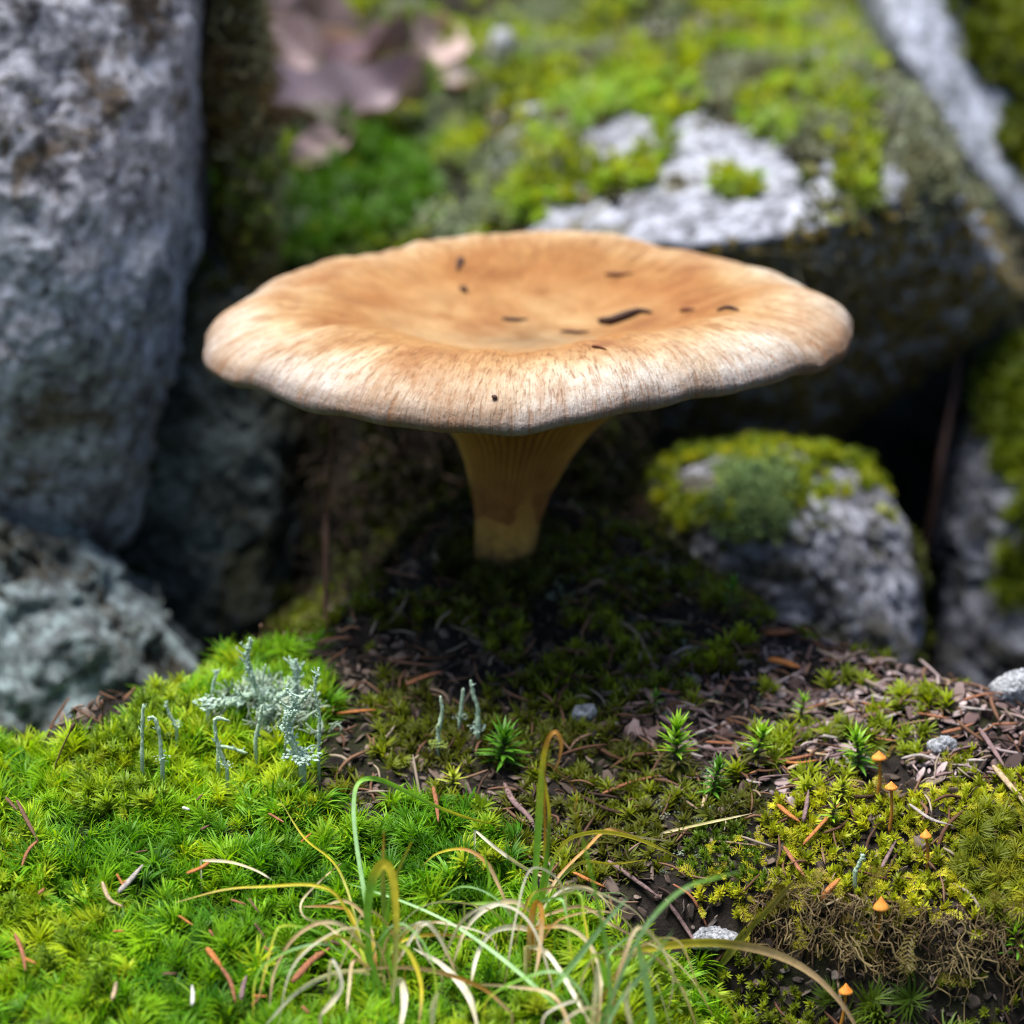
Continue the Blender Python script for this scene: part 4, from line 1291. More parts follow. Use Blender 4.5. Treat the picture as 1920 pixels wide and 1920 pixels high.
tiny_mushroom((1572, 1925), (1586, 1856), 25, 1.15, 'yellowish bell mushroom in the dark hollow under the clump edge')

# ------------------------------------------------------------------ stalk lichens
def lichen_mat(name, a, c_):
    m, nt, b, out = newmat(name)
    n = noise(nt, ocoord(nt), 1500, 4, 0.7)
    put(nt, b.inputs['Base Color'], ramp(nt, n, [(0.3, a), (0.7, c_)]))
    b.inputs['Roughness'].default_value = 0.95
    bump(nt, b, n, 0.0004)
    return m
M['lst'] = lichen_mat('stalk_lichen', (0.20, 0.31, 0.21), (0.50, 0.62, 0.46))
M['lsq'] = lichen_mat('lichen_scales', (0.22, 0.36, 0.28), (0.60, 0.72, 0.62))
M['lsg'] = lichen_mat('yellow_lichen_scales', (0.22, 0.30, 0.05), (0.42, 0.50, 0.12))
def stalk(pts, wpx, crust, label, sqmat='lsq', foot=None, seed=1, dy=0.0):
    rg = np.random.default_rng(seed)
    wpx = wpx * 1.05
    base = GM(*pts[-1])
    Y0 = base[1] - 0.0015
    q = [P(x, y, Y0 + dy * k / len(pts)) for k, (x, y) in enumerate(pts[::-1])]
    s = float(proj(base[None])[2][0]) / KPX
    c = catmull(q, 22)
    c = np.vstack([c[0] - np.array([0, 0, 0.006]), c])
    n = len(c)
    rad = wpx * s / 2 * (0.6 if crust else 0.8) * np.interp(np.linspace(0, 1, n), [0, 0.6, 0.92, 1], [1, 0.85, 0.75, 0.45])
    v, f = tube(c, rad, 10)
    d = v - np.repeat(c, 10, 0)
    v = v + d * (0.6 * fbm(v, 2600, 2, seed) + 0.3 * fbm(v, 900, 2, seed + 5))[:, None]
    e = empty('stalk_lichen', c[0], label, 'lichen', 'stalk lichens on the moss')
    mesh_obj('stalk', v - c[0], f, M['lst'], e)
    A = Acc()
    iv, iff = ico(1)
    for k in range(14 if crust else 3):                            # frayed side branchlets
        i = rg.integers(3, n - 1)
        dd = rg.normal(size=3) * np.array([1, 0.8, 0.5]) + np.array([0, 0, 0.5])
        dd /= np.linalg.norm(dd)
        L2 = wpx * s * rg.uniform(0.5, 1.5)
        cb = catmull([c[i], c[i] + dd * L2 * 0.5, c[i] + dd * L2 + np.array([0, 0, L2 * 0.3])], 7)
        tv_, tf_ = tube(cb, np.linspace(0.16, 0.07, 7) * wpx * s, 5)
        A.add(tv_, tf_)
        for k2 in range(9):
            A.add(iv * wpx * s * rg.uniform(0.04, 0.11) * rg.uniform(0.5, 1.5, 3) + cb[rg.integers(1, 7)] + rg.normal(size=3) * wpx * s * 0.12, iff)
    m_ = int((160 if crust else 36) * max(1, n / 22))
    for k in range(m_):
        i = rg.integers(1, n)
        dd = rg.normal(size=3)
        dd /= np.linalg.norm(dd)
        rr = rad[i] * (rg.uniform(0.9, 1.9) if crust else rg.uniform(0.85, 1.05))
        sz = wpx * s * (rg.uniform(0.07, 0.16) if crust else rg.uniform(0.05, 0.09))
        A.add(iv * sz * rg.uniform(0.5, 1.4, 3) + c[i] + dd * rr, iff)
    if foot:
        for k in range(foot * 3):
            an = rg.uniform(0, 6.28)
            r0 = wpx * s * rg.uniform(0.2, 1.6)
            cc = c[1] + np.array([math.cos(an) * r0, math.sin(an) * r0, rg.uniform(0.0, 0.0012)])
            A.add(iv * np.array([1, 1, 0.5]) * wpx * s * rg.uniform(0.08, 0.2) * rg.uniform(0.5, 1.5, 3) + cc, iff)
    sq = mesh_obj('scales', A.V() - c[0], A.f, M[sqmat], e, smooth=False)
    sq['kind'] = 'stuff'
stalk([(269, 1320), (267, 1360), (266, 1415)], 9, False, 'straight slim green lichen stalk at the bright moss crest', seed=1)
stalk([(276, 1346), (290, 1348), (299, 1380), (304, 1430)], 10, False, 'hooked green lichen stalk beside the straight slim one', foot=14, seed=2)
stalk([(310, 1315), (317, 1338), (330, 1362)], 8, False, 'short leaning pale lichen stalk beside the hooked one', foot=18, seed=3)
stalk([(470, 1197), (464, 1230), (468, 1262), (484, 1295), (497, 1335)], 16, True, 'tallest scaly grey-green lichen stalk with knobbed tip', foot=30, seed=4)
stalk([(498, 1245), (493, 1275), (490, 1320)], 6, False, 'thin pointed lichen stalk next to the tallest scaly one', seed=5)
stalk([(552, 1240), (557, 1268), (551, 1310)], 17, True, 'short thick scaly lichen stalk behind the tallest one', seed=6)
stalk([(598, 1253), (590, 1290), (599, 1345), (597, 1402)], 9, True, 'long thin drooping lichen stalk at the edge of the shade', seed=7)
stalk([(578, 1298), (548, 1330), (538, 1365), (565, 1425)], 22, True, 'broad crusty leaning lichen stalk covered in mint scales', foot=40, seed=8)
stalk([(430, 1352), (405, 1348), (404, 1378), (412, 1408), (426, 1440)], 10, False, 'bent lichen stalk with a hooked tip in the bright moss', foot=12, seed=9)
stalk([(462, 1412), (430, 1402), (408, 1400)], 9, False, 'lichen stalk lying flat across the bright moss', seed=10)
stalk([(491, 1322), (487, 1350), (480, 1385)], 10, False, 'smooth lichen stalk under the tallest scaly one', seed=11)
stalk([(540, 1300), (510, 1308), (470, 1302), (430, 1318), (392, 1322)], 20, True, 'crusty lichen branch sprawling sideways at the moss crest', foot=30, seed=12)
stalk([(406, 1257), (404, 1270), (398, 1292)], 7, True, 'tiny scaly lichen stalk at the rocky end of the moss crest', seed=13)
stalk([(826, 1305), (829, 1335), (822, 1370), (822, 1402)], 11, False, 'curved lichen stalk rising from yellow-green scales', 'lsg', 46, seed=14)
stalk([(882, 1275), (888, 1305), (896, 1330), (895, 1370)], 11, False, 'tall lichen stalk with brownish tip in the shaded moss', foot=24, seed=15)
stalk([(869, 1290), (866, 1318), (862, 1350)], 9, False, 'short dim lichen stalk behind the brownish-tipped one', foot=14, seed=16)
stalk([(1620, 1602), (1612, 1616), (1604, 1634)], 11, False, 'pale cut-off lichen stalk poking from the feathery moss', seed=17)

# ------------------------------------------------------------------ needles, twigs and chips one can pick apart
WOOD = {'orange': (0.33, 0.12, 0.03), 'rust': (0.22, 0.085, 0.04), 'brown': (0.10, 0.05, 0.03), 'purple': (0.16, 0.10, 0.10), 'grey': (0.27, 0.235, 0.22), 'white': (0.5, 0.48, 0.46), 'tan': (0.34, 0.25, 0.15)}
for k, c_ in WOOD.items():
    M['w_' + k] = plain_mat('wood_' + k, c_, 0.45, 1400, 0.7, 0.0003)
def bit(name, pts, wpx, kind, label, cat, lift=1.2, group=None, flat=0.6):
    q = np.array([GM(*p) for p in pts])
    s = float(proj(q[:1])[2][0]) / KPX
    r = wpx * s / 2
    q[:, 2] += min(lift, 1.6) * mm * 0.25
    c = catmull(q, 9)
    rad = r * np.interp(np.linspace(0, 1, 9), [0, 0.15, 0.7, 1], [0.5, 1, 0.9, 0.3])
    v, f = tube(c, rad, 7)
    cz = np.repeat(c[:, 2], 7)
    v[:, 2] = cz + (v[:, 2] - cz) * flat
    o = mesh_obj(name, v, f, M['w_' + kind], loc=c[0])
    return tag(o, label, cat, group)
bit('pine_needle', [(350, 1642), (376, 1632), (402, 1614)], 11, 'orange', 'short thick orange needle lying on the bright moss', 'needle', 4)
bit('bark_chip', [(222, 1678), (244, 1655), (268, 1626)], 13, 'grey', 'grey-brown bark sliver resting on the bright moss', 'bark chip', 4)
bit('pine_needle', [(192, 1658), (205, 1690), (233, 1706)], 9, 'tan', 'bent tan needle with dark end beside the grey bark sliver', 'needle', 4)
bit('twig', [(32, 1505), (52, 1545), (72, 1582)], 9, 'brown', 'thin brown twig poking out of the bright moss crest', 'twig', 4)
bit('twig', [(72, 1580), (52, 1600), (40, 1632)], 8, 'rust', 'rusty twig tip continuing below the thin brown twig', 'twig', 4)
bit('pine_needle', [(28, 1755), (42, 1790), (48, 1825)], 9, 'rust', 'reddish needle sunk upright in the bright moss', 'needle', 4)
bit('bark_chip', [(388, 1782), (402, 1800), (415, 1818)], 14, 'orange', 'bright orange bark chip in the bright moss', 'bark chip', 4)
bit('twig', [(415, 1818), (432, 1845), (442, 1885)], 9, 'rust', 'thin rusty twig trailing from the orange bark chip', 'twig', 3)
bit('pine_needle', [(452, 1880), (456, 1855), (462, 1834)], 10, 'purple', 'purplish needle standing beside the rusty twig', 'needle', 4)
bit('grass_scrap', [(210, 1880), (216, 1860), (218, 1845)], 9, 'tan', 'short tan plant scrap caught in the deep green moss', 'plant scrap', 4)
bit('grass_scrap', [(360, 1890), (362, 1870), (360, 1852)], 8, 'white', 'pale bluish plant scrap caught in the moss', 'plant scrap', 4)
bit('grass_scrap', [(342, 1518), (350, 1521), (356, 1523)], 9, 'white', 'tiny bright white fleck on the bright moss', 'plant scrap', 4)
bit('pine_needle', [(632, 1342), (668, 1338), (706, 1335)], 10, 'orange', 'rust-orange needle at the edge of the mushroom shade', 'needle', 1.6)
bit('bark_chip', [(762, 1287), (795, 1274), (828, 1263)], 14, 'rust', 'reddish bark chip deep in the mushroom shade', 'bark chip', 1.6)
bit('bark_chip', [(740, 1245), (790, 1250), (822, 1252)], 9, 'brown', 'dull brown bark sliver behind the reddish chip', 'bark chip', 1.6)
bit('twig', [(946, 1472), (962, 1505), (992, 1535), (1002, 1556)], 13, 'purple', 'bent purple-brown twig behind the folded grass blade', 'twig', 1.2)
bit('twig', [(950, 1520), (972, 1538), (995, 1552)], 8, 'brown', 'short dark twig crossing under the purple-brown one', 'twig', 1.0)
bit('pine_needle', [(1130, 1492), (1180, 1472), (1236, 1458)], 10, 'rust', 'long reddish needle in front of the tallest moss sprig', 'needle', 1.6)
bit('pine_needle', [(1236, 1458), (1262, 1474), (1290, 1492)], 9, 'purple', 'dull needle meeting the long reddish one at an angle', 'needle', 1.4)
bit('pine_needle', [(1418, 1432), (1480, 1428), (1552, 1413)], 11, 'rust', 'long pinkish needle lying flat on the litter', 'needle', 1.6)
bit('pine_needle', [(1440, 1425), (1490, 1434), (1535, 1428)], 9, 'orange', 'orange needle paired under the long pinkish one', 'needle', 1.2)
bit('pine_needle', [(1316, 1520), (1326, 1490), (1338, 1465)], 9, 'tan', 'tan needle leaning between the dark sprig and the moss', 'needle', 1.8)
bit('twig', [(1478, 1380), (1530, 1365), (1578, 1342)], 13, 'purple', 'thick purple-brown twig on the litter crest', 'twig', 1.5)
bit('twig', [(1208, 1294), (1222, 1315), (1236, 1342)], 13, 'purple', 'short lilac-grey twig stub in the shaded litter', 'twig', 1.6)
bit('twig', [(1236, 1345), (1262, 1360), (1300, 1390)], 12, 'purple', 'dark lilac twig behind the tallest moss sprig', 'twig', 1.2)
bit('pine_needle', [(1458, 1512), (1478, 1530), (1500, 1545)], 12, 'orange', 'short orange needle at the clump border', 'needle', 1.4)
bit('pine_needle', [(1506, 1588), (1540, 1550), (1574, 1512)], 9, 'orange', 'thin orange needle slanting across the clump border', 'needle', 2.0)
bit('twig', [(1506, 1545), (1512, 1515), (1516, 1485)], 9, 'purple', 'curved reddish stalk standing by the slanting orange needle', 'twig', 2.0)
bit('twig', [(1705, 1512), (1745, 1540), (1786, 1552)], 9, 'grey', 'silvery grey twig beside the small domed mushroom', 'twig', 2.2)
bit('twig', [(1836, 1370), (1860, 1405), (1882, 1440)], 11, 'purple', 'reddish-brown twig along the outer crest', 'twig', 1.6)
bit('twig', [(1862, 1440), (1892, 1475), (1925, 1515)], 14, 'tan', 'pale pinkish stick sloping down the outer crest', 'twig', 1.8)
bit('twig', [(1652, 1634), (1666, 1606), (1680, 1580)], 9, 'purple', 'purplish needle stub upright in the feathery moss', 'twig', 2.2)
bit('bark_chip', [(1540, 1692), (1556, 1670), (1574, 1652)], 15, 'orange', 'split orange-brown bark chip in the feathery moss', 'bark chip', 2.2)
bit('twig', [(1524, 1712), (1552, 1700), (1582, 1686)], 8, 'tan', 'tan needle just under the split bark chip', 'twig', 2.2)
bit('twig', [(1518, 1708), (1540, 1712), (1560, 1712)], 9, 'brown', 'blackish needle end at the foot of the clump', 'twig', 2.0)
bit('twig', [(1470, 1592), (1490, 1622), (1512, 1652)], 10, 'rust', 'dark reddish twig lodged in the clump front', 'twig', 1.8)
bit('twig', [(1140, 1618), (1188, 1652), (1240, 1690)], 12, 'purple', 'long grey-brown twig between the grass and the dark crumble', 'twig', 1.8)
bit('twig', [(1248, 1690), (1280, 1735), (1305, 1775)], 10, 'purple', 'reddish twig running beside the flat white stone', 'twig', 1.8)
bit('twig', [(1262, 1662), (1300, 1690), (1330, 1752)], 7, 'rust', 'fine rusty needle crossing the flat white stone', 'twig', 5.0)
bit('twig', [(812, 1478), (818, 1508), (822, 1545)], 9, 'rust', 'reddish upright twig behind the long arching blade', 'twig', 1.6)
bit('pine_needle', [(1075, 1640), (1105, 1655), (1135, 1668)], 10, 'orange', 'tan-orange needle between the two grass tufts', 'needle', 3.0)
bit('leaf_scrap', [(548, 1846), (585, 1805), (622, 1780)], 17, 'rust', 'broad reddish-brown dead leaf strip under the grass tuft', 'leaf scrap', 4)
bit('bark_chip', [(594, 1780), (620, 1770), (640, 1778)], 12, 'brown', 'dark curled bark chip beside the dead leaf strip', 'bark chip', 3)
bit('bark_chip', [(1430, 1190), (1475, 1188), (1530, 1182)], 22, 'rust', 'blurred reddish bark piece at the foot of the speckled rock', 'bark chip', 2)
bit('bark_chip', [(1440, 1240), (1470, 1246), (1500, 1256)], 20, 'orange', 'blurred tan bark piece on the litter before the speckled rock', 'bark chip', 2)
rg = np.random.default_rng(55)
for k in range(70):                                                # litter needles big enough to tell apart
    x, y = rg.uniform(1130, 1900), rg.uniform(1290, 1480)
    if y < 1260 + 0.0 * x or not in_poly(np.array([x]), np.array([y]), LITTER)[0]:
        continue
    an, L_ = rg.uniform(-0.6, 0.6), rg.uniform(25, 70)
    kind = ['purple', 'brown', 'grey', 'rust', 'tan', 'purple'][k % 6]
    word = {'purple': 'purple-brown', 'brown': 'dark brown', 'grey': 'weathered grey', 'rust': 'rust-red', 'tan': 'pale tan'}[kind]
    bit('pine_needle', [(x - L_ / 2 * math.cos(an), y - L_ / 2 * math.sin(an) * 0.6), (x + rg.normal() * 4, y + rg.normal() * 3), (x + L_ / 2 * math.cos(an), y + L_ / 2 * math.sin(an) * 0.6)],
        rg.uniform(6, 11), kind, '%s %s fallen needle lying loose on the bare bark litter' % ('short' if L_ < 40 else 'medium-long' if L_ < 56 else 'long', word), 'needle', rg.uniform(0.8, 2.0), '%s needles on the bark litter' % word)
for k in range(22):
    x, y = rg.uniform(20, 620), rg.uniform(1480, 1900)
    an, L_ = rg.uniform(-1.2, 1.2), rg.uniform(14, 34)
    kind = ['rust', 'orange', 'brown'][k % 3]
    word = {'rust': 'rust-red', 'orange': 'orange', 'brown': 'dark brown'}[kind]
    bit('pine_needle', [(x - L_ / 2 * math.cos(an), y - L_ / 2 * math.sin(an)), (x, y), (x + L_ / 2 * math.cos(an), y + L_ / 2 * math.sin(an))],
        rg.uniform(5, 8), kind, 'tiny %s needle stub half sunk in the bright moss' % word, 'needle', rg.uniform(2.5, 3.8), '%s needle stubs in the bright moss' % word)

# ------------------------------------------------------------------ grass tufts
GRN, BLU, YEL, ORG, TAN, CRM, WHT = (0.20, 0.42, 0.045), (0.32, 0.52, 0.24), (0.62, 0.52, 0.04), (0.48, 0.23, 0.04), (0.50, 0.34, 0.18), (0.58, 0.48, 0.29), (0.70, 0.64, 0.51)
CM = np.array([0, -0.9, 0.35])
def blade_mesh(pts, wpx, cols, air_end=False, base_rise=0.0, seed=0):
    pts = np.asarray(pts, float)
    g0 = GM(*pts[0])
    g1_ = GM(*pts[-1])
    n = 30
    pc = catmull(np.column_stack([pts, np.zeros(len(pts))]), n)[:, :2]
    sl = np.r_[0, np.cumsum(np.linalg.norm(np.diff(pc, axis=0), axis=1))]
    u = sl / sl[-1]
    Ye = g0[1] - 0.004 if air_end else g1_[1]
    ys = g0[1] * (1 - u) + Ye * u
    c = []
    for k in range(n):
        gy_ = GM(*pc[k])[1]
        lim = gy_ - 0.0020 if 0 < k < n - 1 else gy_
        c.append(P(pc[k][0], pc[k][1], min(ys[k], lim)))
    c = np.array(c)
    yy = np.convolve(np.pad(c[:, 1], 3, 'edge'), np.ones(7) / 7, 'valid')
    c = np.array([P(pc[k][0], pc[k][1], yy[k]) for k in range(n)])
    c = np.vstack([c[0] - np.array([0, 0, 0.007]), c])
    u = np.r_[0, u]
    s = float(proj(c[:1])[2][0]) / KPX
    rg = np.random.default_rng(seed)
    wd = 0.95 * wpx * s * np.interp(u, [0, 0.12, 0.55, 0.85, 1], [0.7, 1, 0.95, 0.6, 0.12]) * (1 + 0.1 * np.sin(u * 9 + seed))
    ref = CM + np.array([rg.uniform(-0.4, 0.4), 0, rg.uniform(-0.3, 0.3)])
    refs = ref[None] + 0.35 * np.stack([np.sin(u * 5 + seed), 0 * u, np.cos(u * 4 + seed * 2)], 1)
    v, f = ribbon(c, wd, refs, 0.2)
    cols = np.asarray(cols, float)
    t = np.clip(u + 0.06 * np.sin(u * 21 + seed), 0, 0.9999) * (len(cols) - 1)
    i = t.astype(int)
    fr = (t - i)[:, None]
    cc = cols[i] * (1 - fr) + cols[np.minimum(i + 1, len(cols) - 1)] * fr
    cc = np.repeat(cc, 3, 0)
    cc[1::3] *= 1.12
    return v, f, cc

def tuft(px, py, label, blades):
    base = G(px, py)
    e = empty('grass_tuft', base, label, 'grass', 'grass tufts on the bright moss')
    for k, bl in enumerate(blades):
        v, f, cc = blade_mesh(*bl[:3], **(bl[3] if len(bl) > 3 else {}), seed=k + int(px))
        mesh_obj('blade', v - base, f, M['blade'], e, attrs={'Col': cc})
AIR = {'air_end': True}
tuft(700, 1790, 'green and straw grass tuft with one long blade arching over', [
    ([(695, 1760), (684, 1680), (668, 1580), (663, 1510), (672, 1468), (705, 1460), (760, 1483), (830, 1517), (900, 1540), (968, 1552)], 10, [GRN, BLU, BLU, GRN, GRN, YEL, (0.2, 0.2, 0.03)]),
    ([(722, 1760), (719, 1680), (718, 1620), (720, 1556)], 10, [GRN, (0.16, 0.22, 0.04), (0.26, 0.28, 0.06), ORG], AIR),
    ([(700, 1840), (690, 1760), (690, 1690), (702, 1640), (720, 1619), (735, 1640), (742, 1700), (742, 1790), (736, 1880)], 17, [GRN, GRN, GRN, YEL, YEL, (0.3, 0.32, 0.08), CRM]),
    ([(712, 1790), (735, 1670), (752, 1620), (772, 1578)], 8, [GRN, GRN, (0.12, 0.2, 0.03), YEL], AIR),
    ([(690, 1830), (660, 1720), (630, 1700), (560, 1700)], 8, [GRN, YEL, ORG, TAN]),
    ([(712, 1850), (690, 1790), (655, 1762), (610, 1758), (560, 1790), (535, 1850)], 9, [GRN, GRN, YEL, (0.2, 0.24, 0.04), GRN]),
    ([(745, 1850), (728, 1790), (745, 1770), (770, 1790), (790, 1850), (785, 1930)], 10, [GRN, GRN, YEL, YEL, TAN]),
    ([(720, 1800), (760, 1762), (830, 1752), (900, 1765)], 7, [GRN, YEL, ORG, TAN]),
    ([(690, 1800), (640, 1690), (590, 1660), (500, 1662), (420, 1668), (330, 1692)], 6, [GRN, YEL, YEL, YEL, TAN]),
    ([(700, 1800), (650, 1740), (600, 1730), (550, 1760), (515, 1820), (505, 1890)], 8, [TAN, CRM, TAN, TAN, CRM]),
    ([(700, 1820), (620, 1740), (572, 1720), (566, 1690), (600, 1652), (640, 1618)], 6, [TAN, TAN, CRM, CRM, TAN]),
    ([(705, 1810), (690, 1730), (650, 1690), (600, 1700)], 9, [ORG, TAN, TAN, CRM]),
    ([(710, 1830), (665, 1800), (655, 1850), (650, 1900)], 8, [TAN, TAN, CRM, CRM]),
    ([(740, 1810), (790, 1735), (815, 1745), (840, 1790), (860, 1840)], 9, [CRM, WHT, WHT, CRM, TAN]),
    ([(720, 1830), (640, 1822), (560, 1858), (495, 1925)], 11, [CRM, WHT, WHT, WHT]),
    ([(735, 1850), (752, 1840), (758, 1880), (748, 1940)], 14, [CRM, WHT, WHT, CRM]),
    ([(600, 1905), (640, 1850), (622, 1800), (615, 1860)], 10, [CRM, WHT, WHT, CRM]),
    ([(690, 1820), (640, 1640), (570, 1570), (525, 1500)], 6, [GRN, (0.2, 0.24, 0.03), YEL, (0.2, 0.2, 0.03)]),
])
tuft(1010, 1700, 'tuft with a tall upright folded green blade and brown curled tip', [
    ([(998, 1700), (1005, 1620), (1012, 1510), (1018, 1430), (1028, 1385), (1042, 1372), (1052, 1392), (1048, 1425), (1038, 1445)], 14, [GRN, GRN, GRN, GRN, GRN, (0.30, 0.45, 0.05), YEL, YEL, ORG, (0.2, 0.1, 0.02), (0.2, 0.1, 0.02)], AIR),
    ([(1012, 1690), (1026, 1600), (1030, 1530), (1024, 1480), (1020, 1442)], 9, [GRN, GRN, (0.13, 0.2, 0.03), YEL, ORG], AIR),
    ([(1020, 1690), (1022, 1560), (1022, 1440), (1045, 1445), (1070, 1468), (1082, 1492), (1076, 1520)], 5, [GRN, YEL, ORG, (0.2, 0.1, 0.02), (0.15, 0.07, 0.02), ORG], AIR),
    ([(1014, 1700), (1035, 1620), (1065, 1575), (1120, 1560), (1180, 1568), (1240, 1592), (1290, 1618)], 9, [GRN, GRN, YEL, YEL, YEL, (0.2, 0.17, 0.03)]),
    ([(1012, 1700), (1050, 1640), (1100, 1590), (1140, 1555), (1190, 1568), (1262, 1578)], 7, [TAN, TAN, ORG, ORG, CRM, CRM]),
    ([(1005, 1700), (1080, 1622), (1150, 1620), (1210, 1612)], 7, [GRN, (0.14, 0.22, 0.03), YEL, YEL]),
    ([(960, 1720), (935, 1660), (910, 1615), (870, 1592), (820, 1600), (790, 1625)], 8, [CRM, TAN, TAN, ORG, YEL, (0.16, 0.2, 0.03)]),
    ([(1000, 1712), (960, 1690), (910, 1705), (872, 1745), (850, 1805)], 10, [TAN, CRM, WHT, CRM, CRM]),
    ([(1005, 1745), (960, 1738), (920, 1750), (895, 1790), (882, 1850)], 11, [TAN, WHT, WHT, WHT, CRM]),
    ([(992, 1760), (1000, 1705), (1008, 1692), (1016, 1712), (1012, 1780), (1002, 1835)], 12, [TAN, ORG, ORG, TAN, TAN, CRM]),
    ([(985, 1775), (1020, 1782), (1050, 1820), (1085, 1880), (1110, 1925)], 10, [CRM, WHT, WHT, WHT, CRM]),
    ([(1000, 1740), (1060, 1738), (1105, 1770), (1126, 1830), (1122, 1930)], 10, [ORG, CRM, CRM, CRM, TAN]),
    ([(1010, 1720), (1090, 1700), (1150, 1735), (1230, 1775)], 7, [TAN, TAN, (0.25, 0.19, 0.12), TAN]),
    ([(912, 1690), (918, 1650), (908, 1600)], 7, [GRN, GRN, GRN], AIR),
    ([(870, 1695), (960, 1690), (1060, 1684), (1150, 1674), (1176, 1682)], 7, [(0.2, 0.25, 0.04), GRN, GRN, BLU, BLU]),
])
tuft(1130, 1900, 'sparse pale green grass tuft at the foot of the broken clump', [
    ([(1030, 1860), (1080, 1800), (1130, 1735), (1176, 1684)], 12, [GRN, BLU, BLU, BLU], AIR),
    ([(1145, 1900), (1140, 1800), (1120, 1690), (1102, 1610), (1078, 1525)], 8, [GRN, BLU, GRN, GRN, YEL], AIR),
    ([(1115, 1960), (1150, 1865), (1188, 1775), (1230, 1712), (1290, 1662), (1388, 1634)], 9, [GRN, BLU, BLU, BLU, GRN, GRN], AIR),
    ([(1228, 1960), (1212, 1840), (1200, 1790), (1194, 1745)], 15, [BLU, BLU, BLU, GRN], AIR),
    ([(1130, 1940), (1160, 1880), (1200, 1830), (1262, 1745)], 10, [BLU, BLU, BLU, BLU], AIR),
    ([(1145, 1870), (1125, 1800), (1105, 1790)], 14, [GRN, GRN, GRN], AIR),
    ([(1060, 1900), (960, 1812), (860, 1740), (760, 1692), (640, 1652)], 8, [GRN, BLU, BLU, BLU, GRN]),
    ([(1140, 1900), (1190, 1745), (1235, 1770), (1262, 1830), (1252, 1900)], 9, [TAN, TAN, CRM, WHT, CRM]),
    ([(1110, 1940), (1118, 1860), (1122, 1800)], 13, [CRM, WHT, WHT], AIR),
    ([(1190, 1950), (1175, 1880), (1182, 1840)], 11, [CRM, WHT, WHT], AIR),
    ([(810, 1945), (812, 1890), (822, 1858)], 13, [CRM, WHT, WHT], AIR),
    ([(960, 1900), (900, 1850), (800, 1818), (700, 1815), (620, 1830)], 9, [TAN, ORG, TAN, TAN, CRM]),
    ([(900, 1950), (880, 1870), (830, 1810), (775, 1778)], 15, [CRM, WHT, WHT, WHT]),
    ([(1080, 1960), (1040, 1870), (960, 1850), (860, 1845)], 8, [TAN, TAN, CRM, TAN]),
])
grg = np.random.default_rng(77)
extra = {0: [], 1: [], 2: []}
for k in range(30):
    t_ = k % 3
    bx_, by_ = [(700, 1815), (1005, 1745), (1120, 1905)][t_]
    bx_ += grg.normal() * 35
    by_ += grg.normal() * 22
    dx, hh_ = grg.choice([-1, 1]) * grg.uniform(60, 230), grg.uniform(40, 130)
    ex, ey = bx_ + dx, by_ + grg.uniform(-10, 110)
    pts_ = [(bx_, by_), (bx_ + dx * 0.18 + grg.normal() * 8, by_ - hh_ * 0.75), (bx_ + dx * 0.5 + grg.normal() * 14, by_ - hh_), (bx_ + dx * 0.8 + grg.normal() * 14, by_ - hh_ * grg.uniform(0.2, 0.6)), (ex, ey)]
    cs_ = [[TAN, CRM, WHT, CRM], [CRM, WHT, WHT, TAN], [GRN, GRN, YEL, TAN], [GRN, BLU, GRN, YEL], [ORG, TAN, CRM, TAN]][k % 5]
    extra[t_].append((pts_, grg.uniform(3, 6.5), cs_))
for t_, e in enumerate([o for o in COL.objects if o.name.startswith('grass_tuft')]):
    for k, bl in enumerate(extra[t_]):
        v, f, cc = blade_mesh(*bl, seed=k * 3 + t_)
        mesh_obj('blade', v - np.array(e.location), f, M['blade'], e, attrs={'Col': cc})
def lone_blade(pts, wpx, cols, label, kw=None):
    v, f, cc = blade_mesh(pts, wpx, cols, **(kw or {}), seed=int(pts[0][0]))
    o = mesh_obj('lone_grass', v, f, M['blade'], loc=v[0], attrs={'Col': cc})
    tag(o, label, 'grass')
lone_blade([(1135, 1790), (1300, 1768), (1400, 1775), (1480, 1800), (1545, 1845), (1600, 1915), (1625, 1990)], 17, [(0.2, 0.2, 0.03), YEL, (0.28, 0.22, 0.05), TAN, TAN, (0.26, 0.18, 0.1)], 'broad yellow-brown grass blade arching over the dark crumbled edge')
lone_blade([(1350, 1812), (1400, 1745), (1440, 1705), (1492, 1648)], 16, [(0.14, 0.17, 0.02), (0.2, 0.2, 0.03), (0.22, 0.2, 0.04), (0.2, 0.15, 0.05)], 'short olive grass blade leaning against the clump front', AIR)
lone_blade([(376, 1613), (430, 1616), (480, 1632), (514, 1652)], 6, [WHT, CRM, CRM, WHT], 'thin whitish grass blade lying on the bright moss')
lone_blade([(890, 1556), (930, 1590), (985, 1628), (1060, 1662)], 7, [WHT, WHT, CRM, ORG], 'thin silvery straw lying between the grass tufts')
lone_blade([(1240, 1562), (1330, 1542), (1410, 1525)], 6, [CRM, (0.4, 0.36, 0.12), CRM], 'pale straw lying on the moss beside the litter')

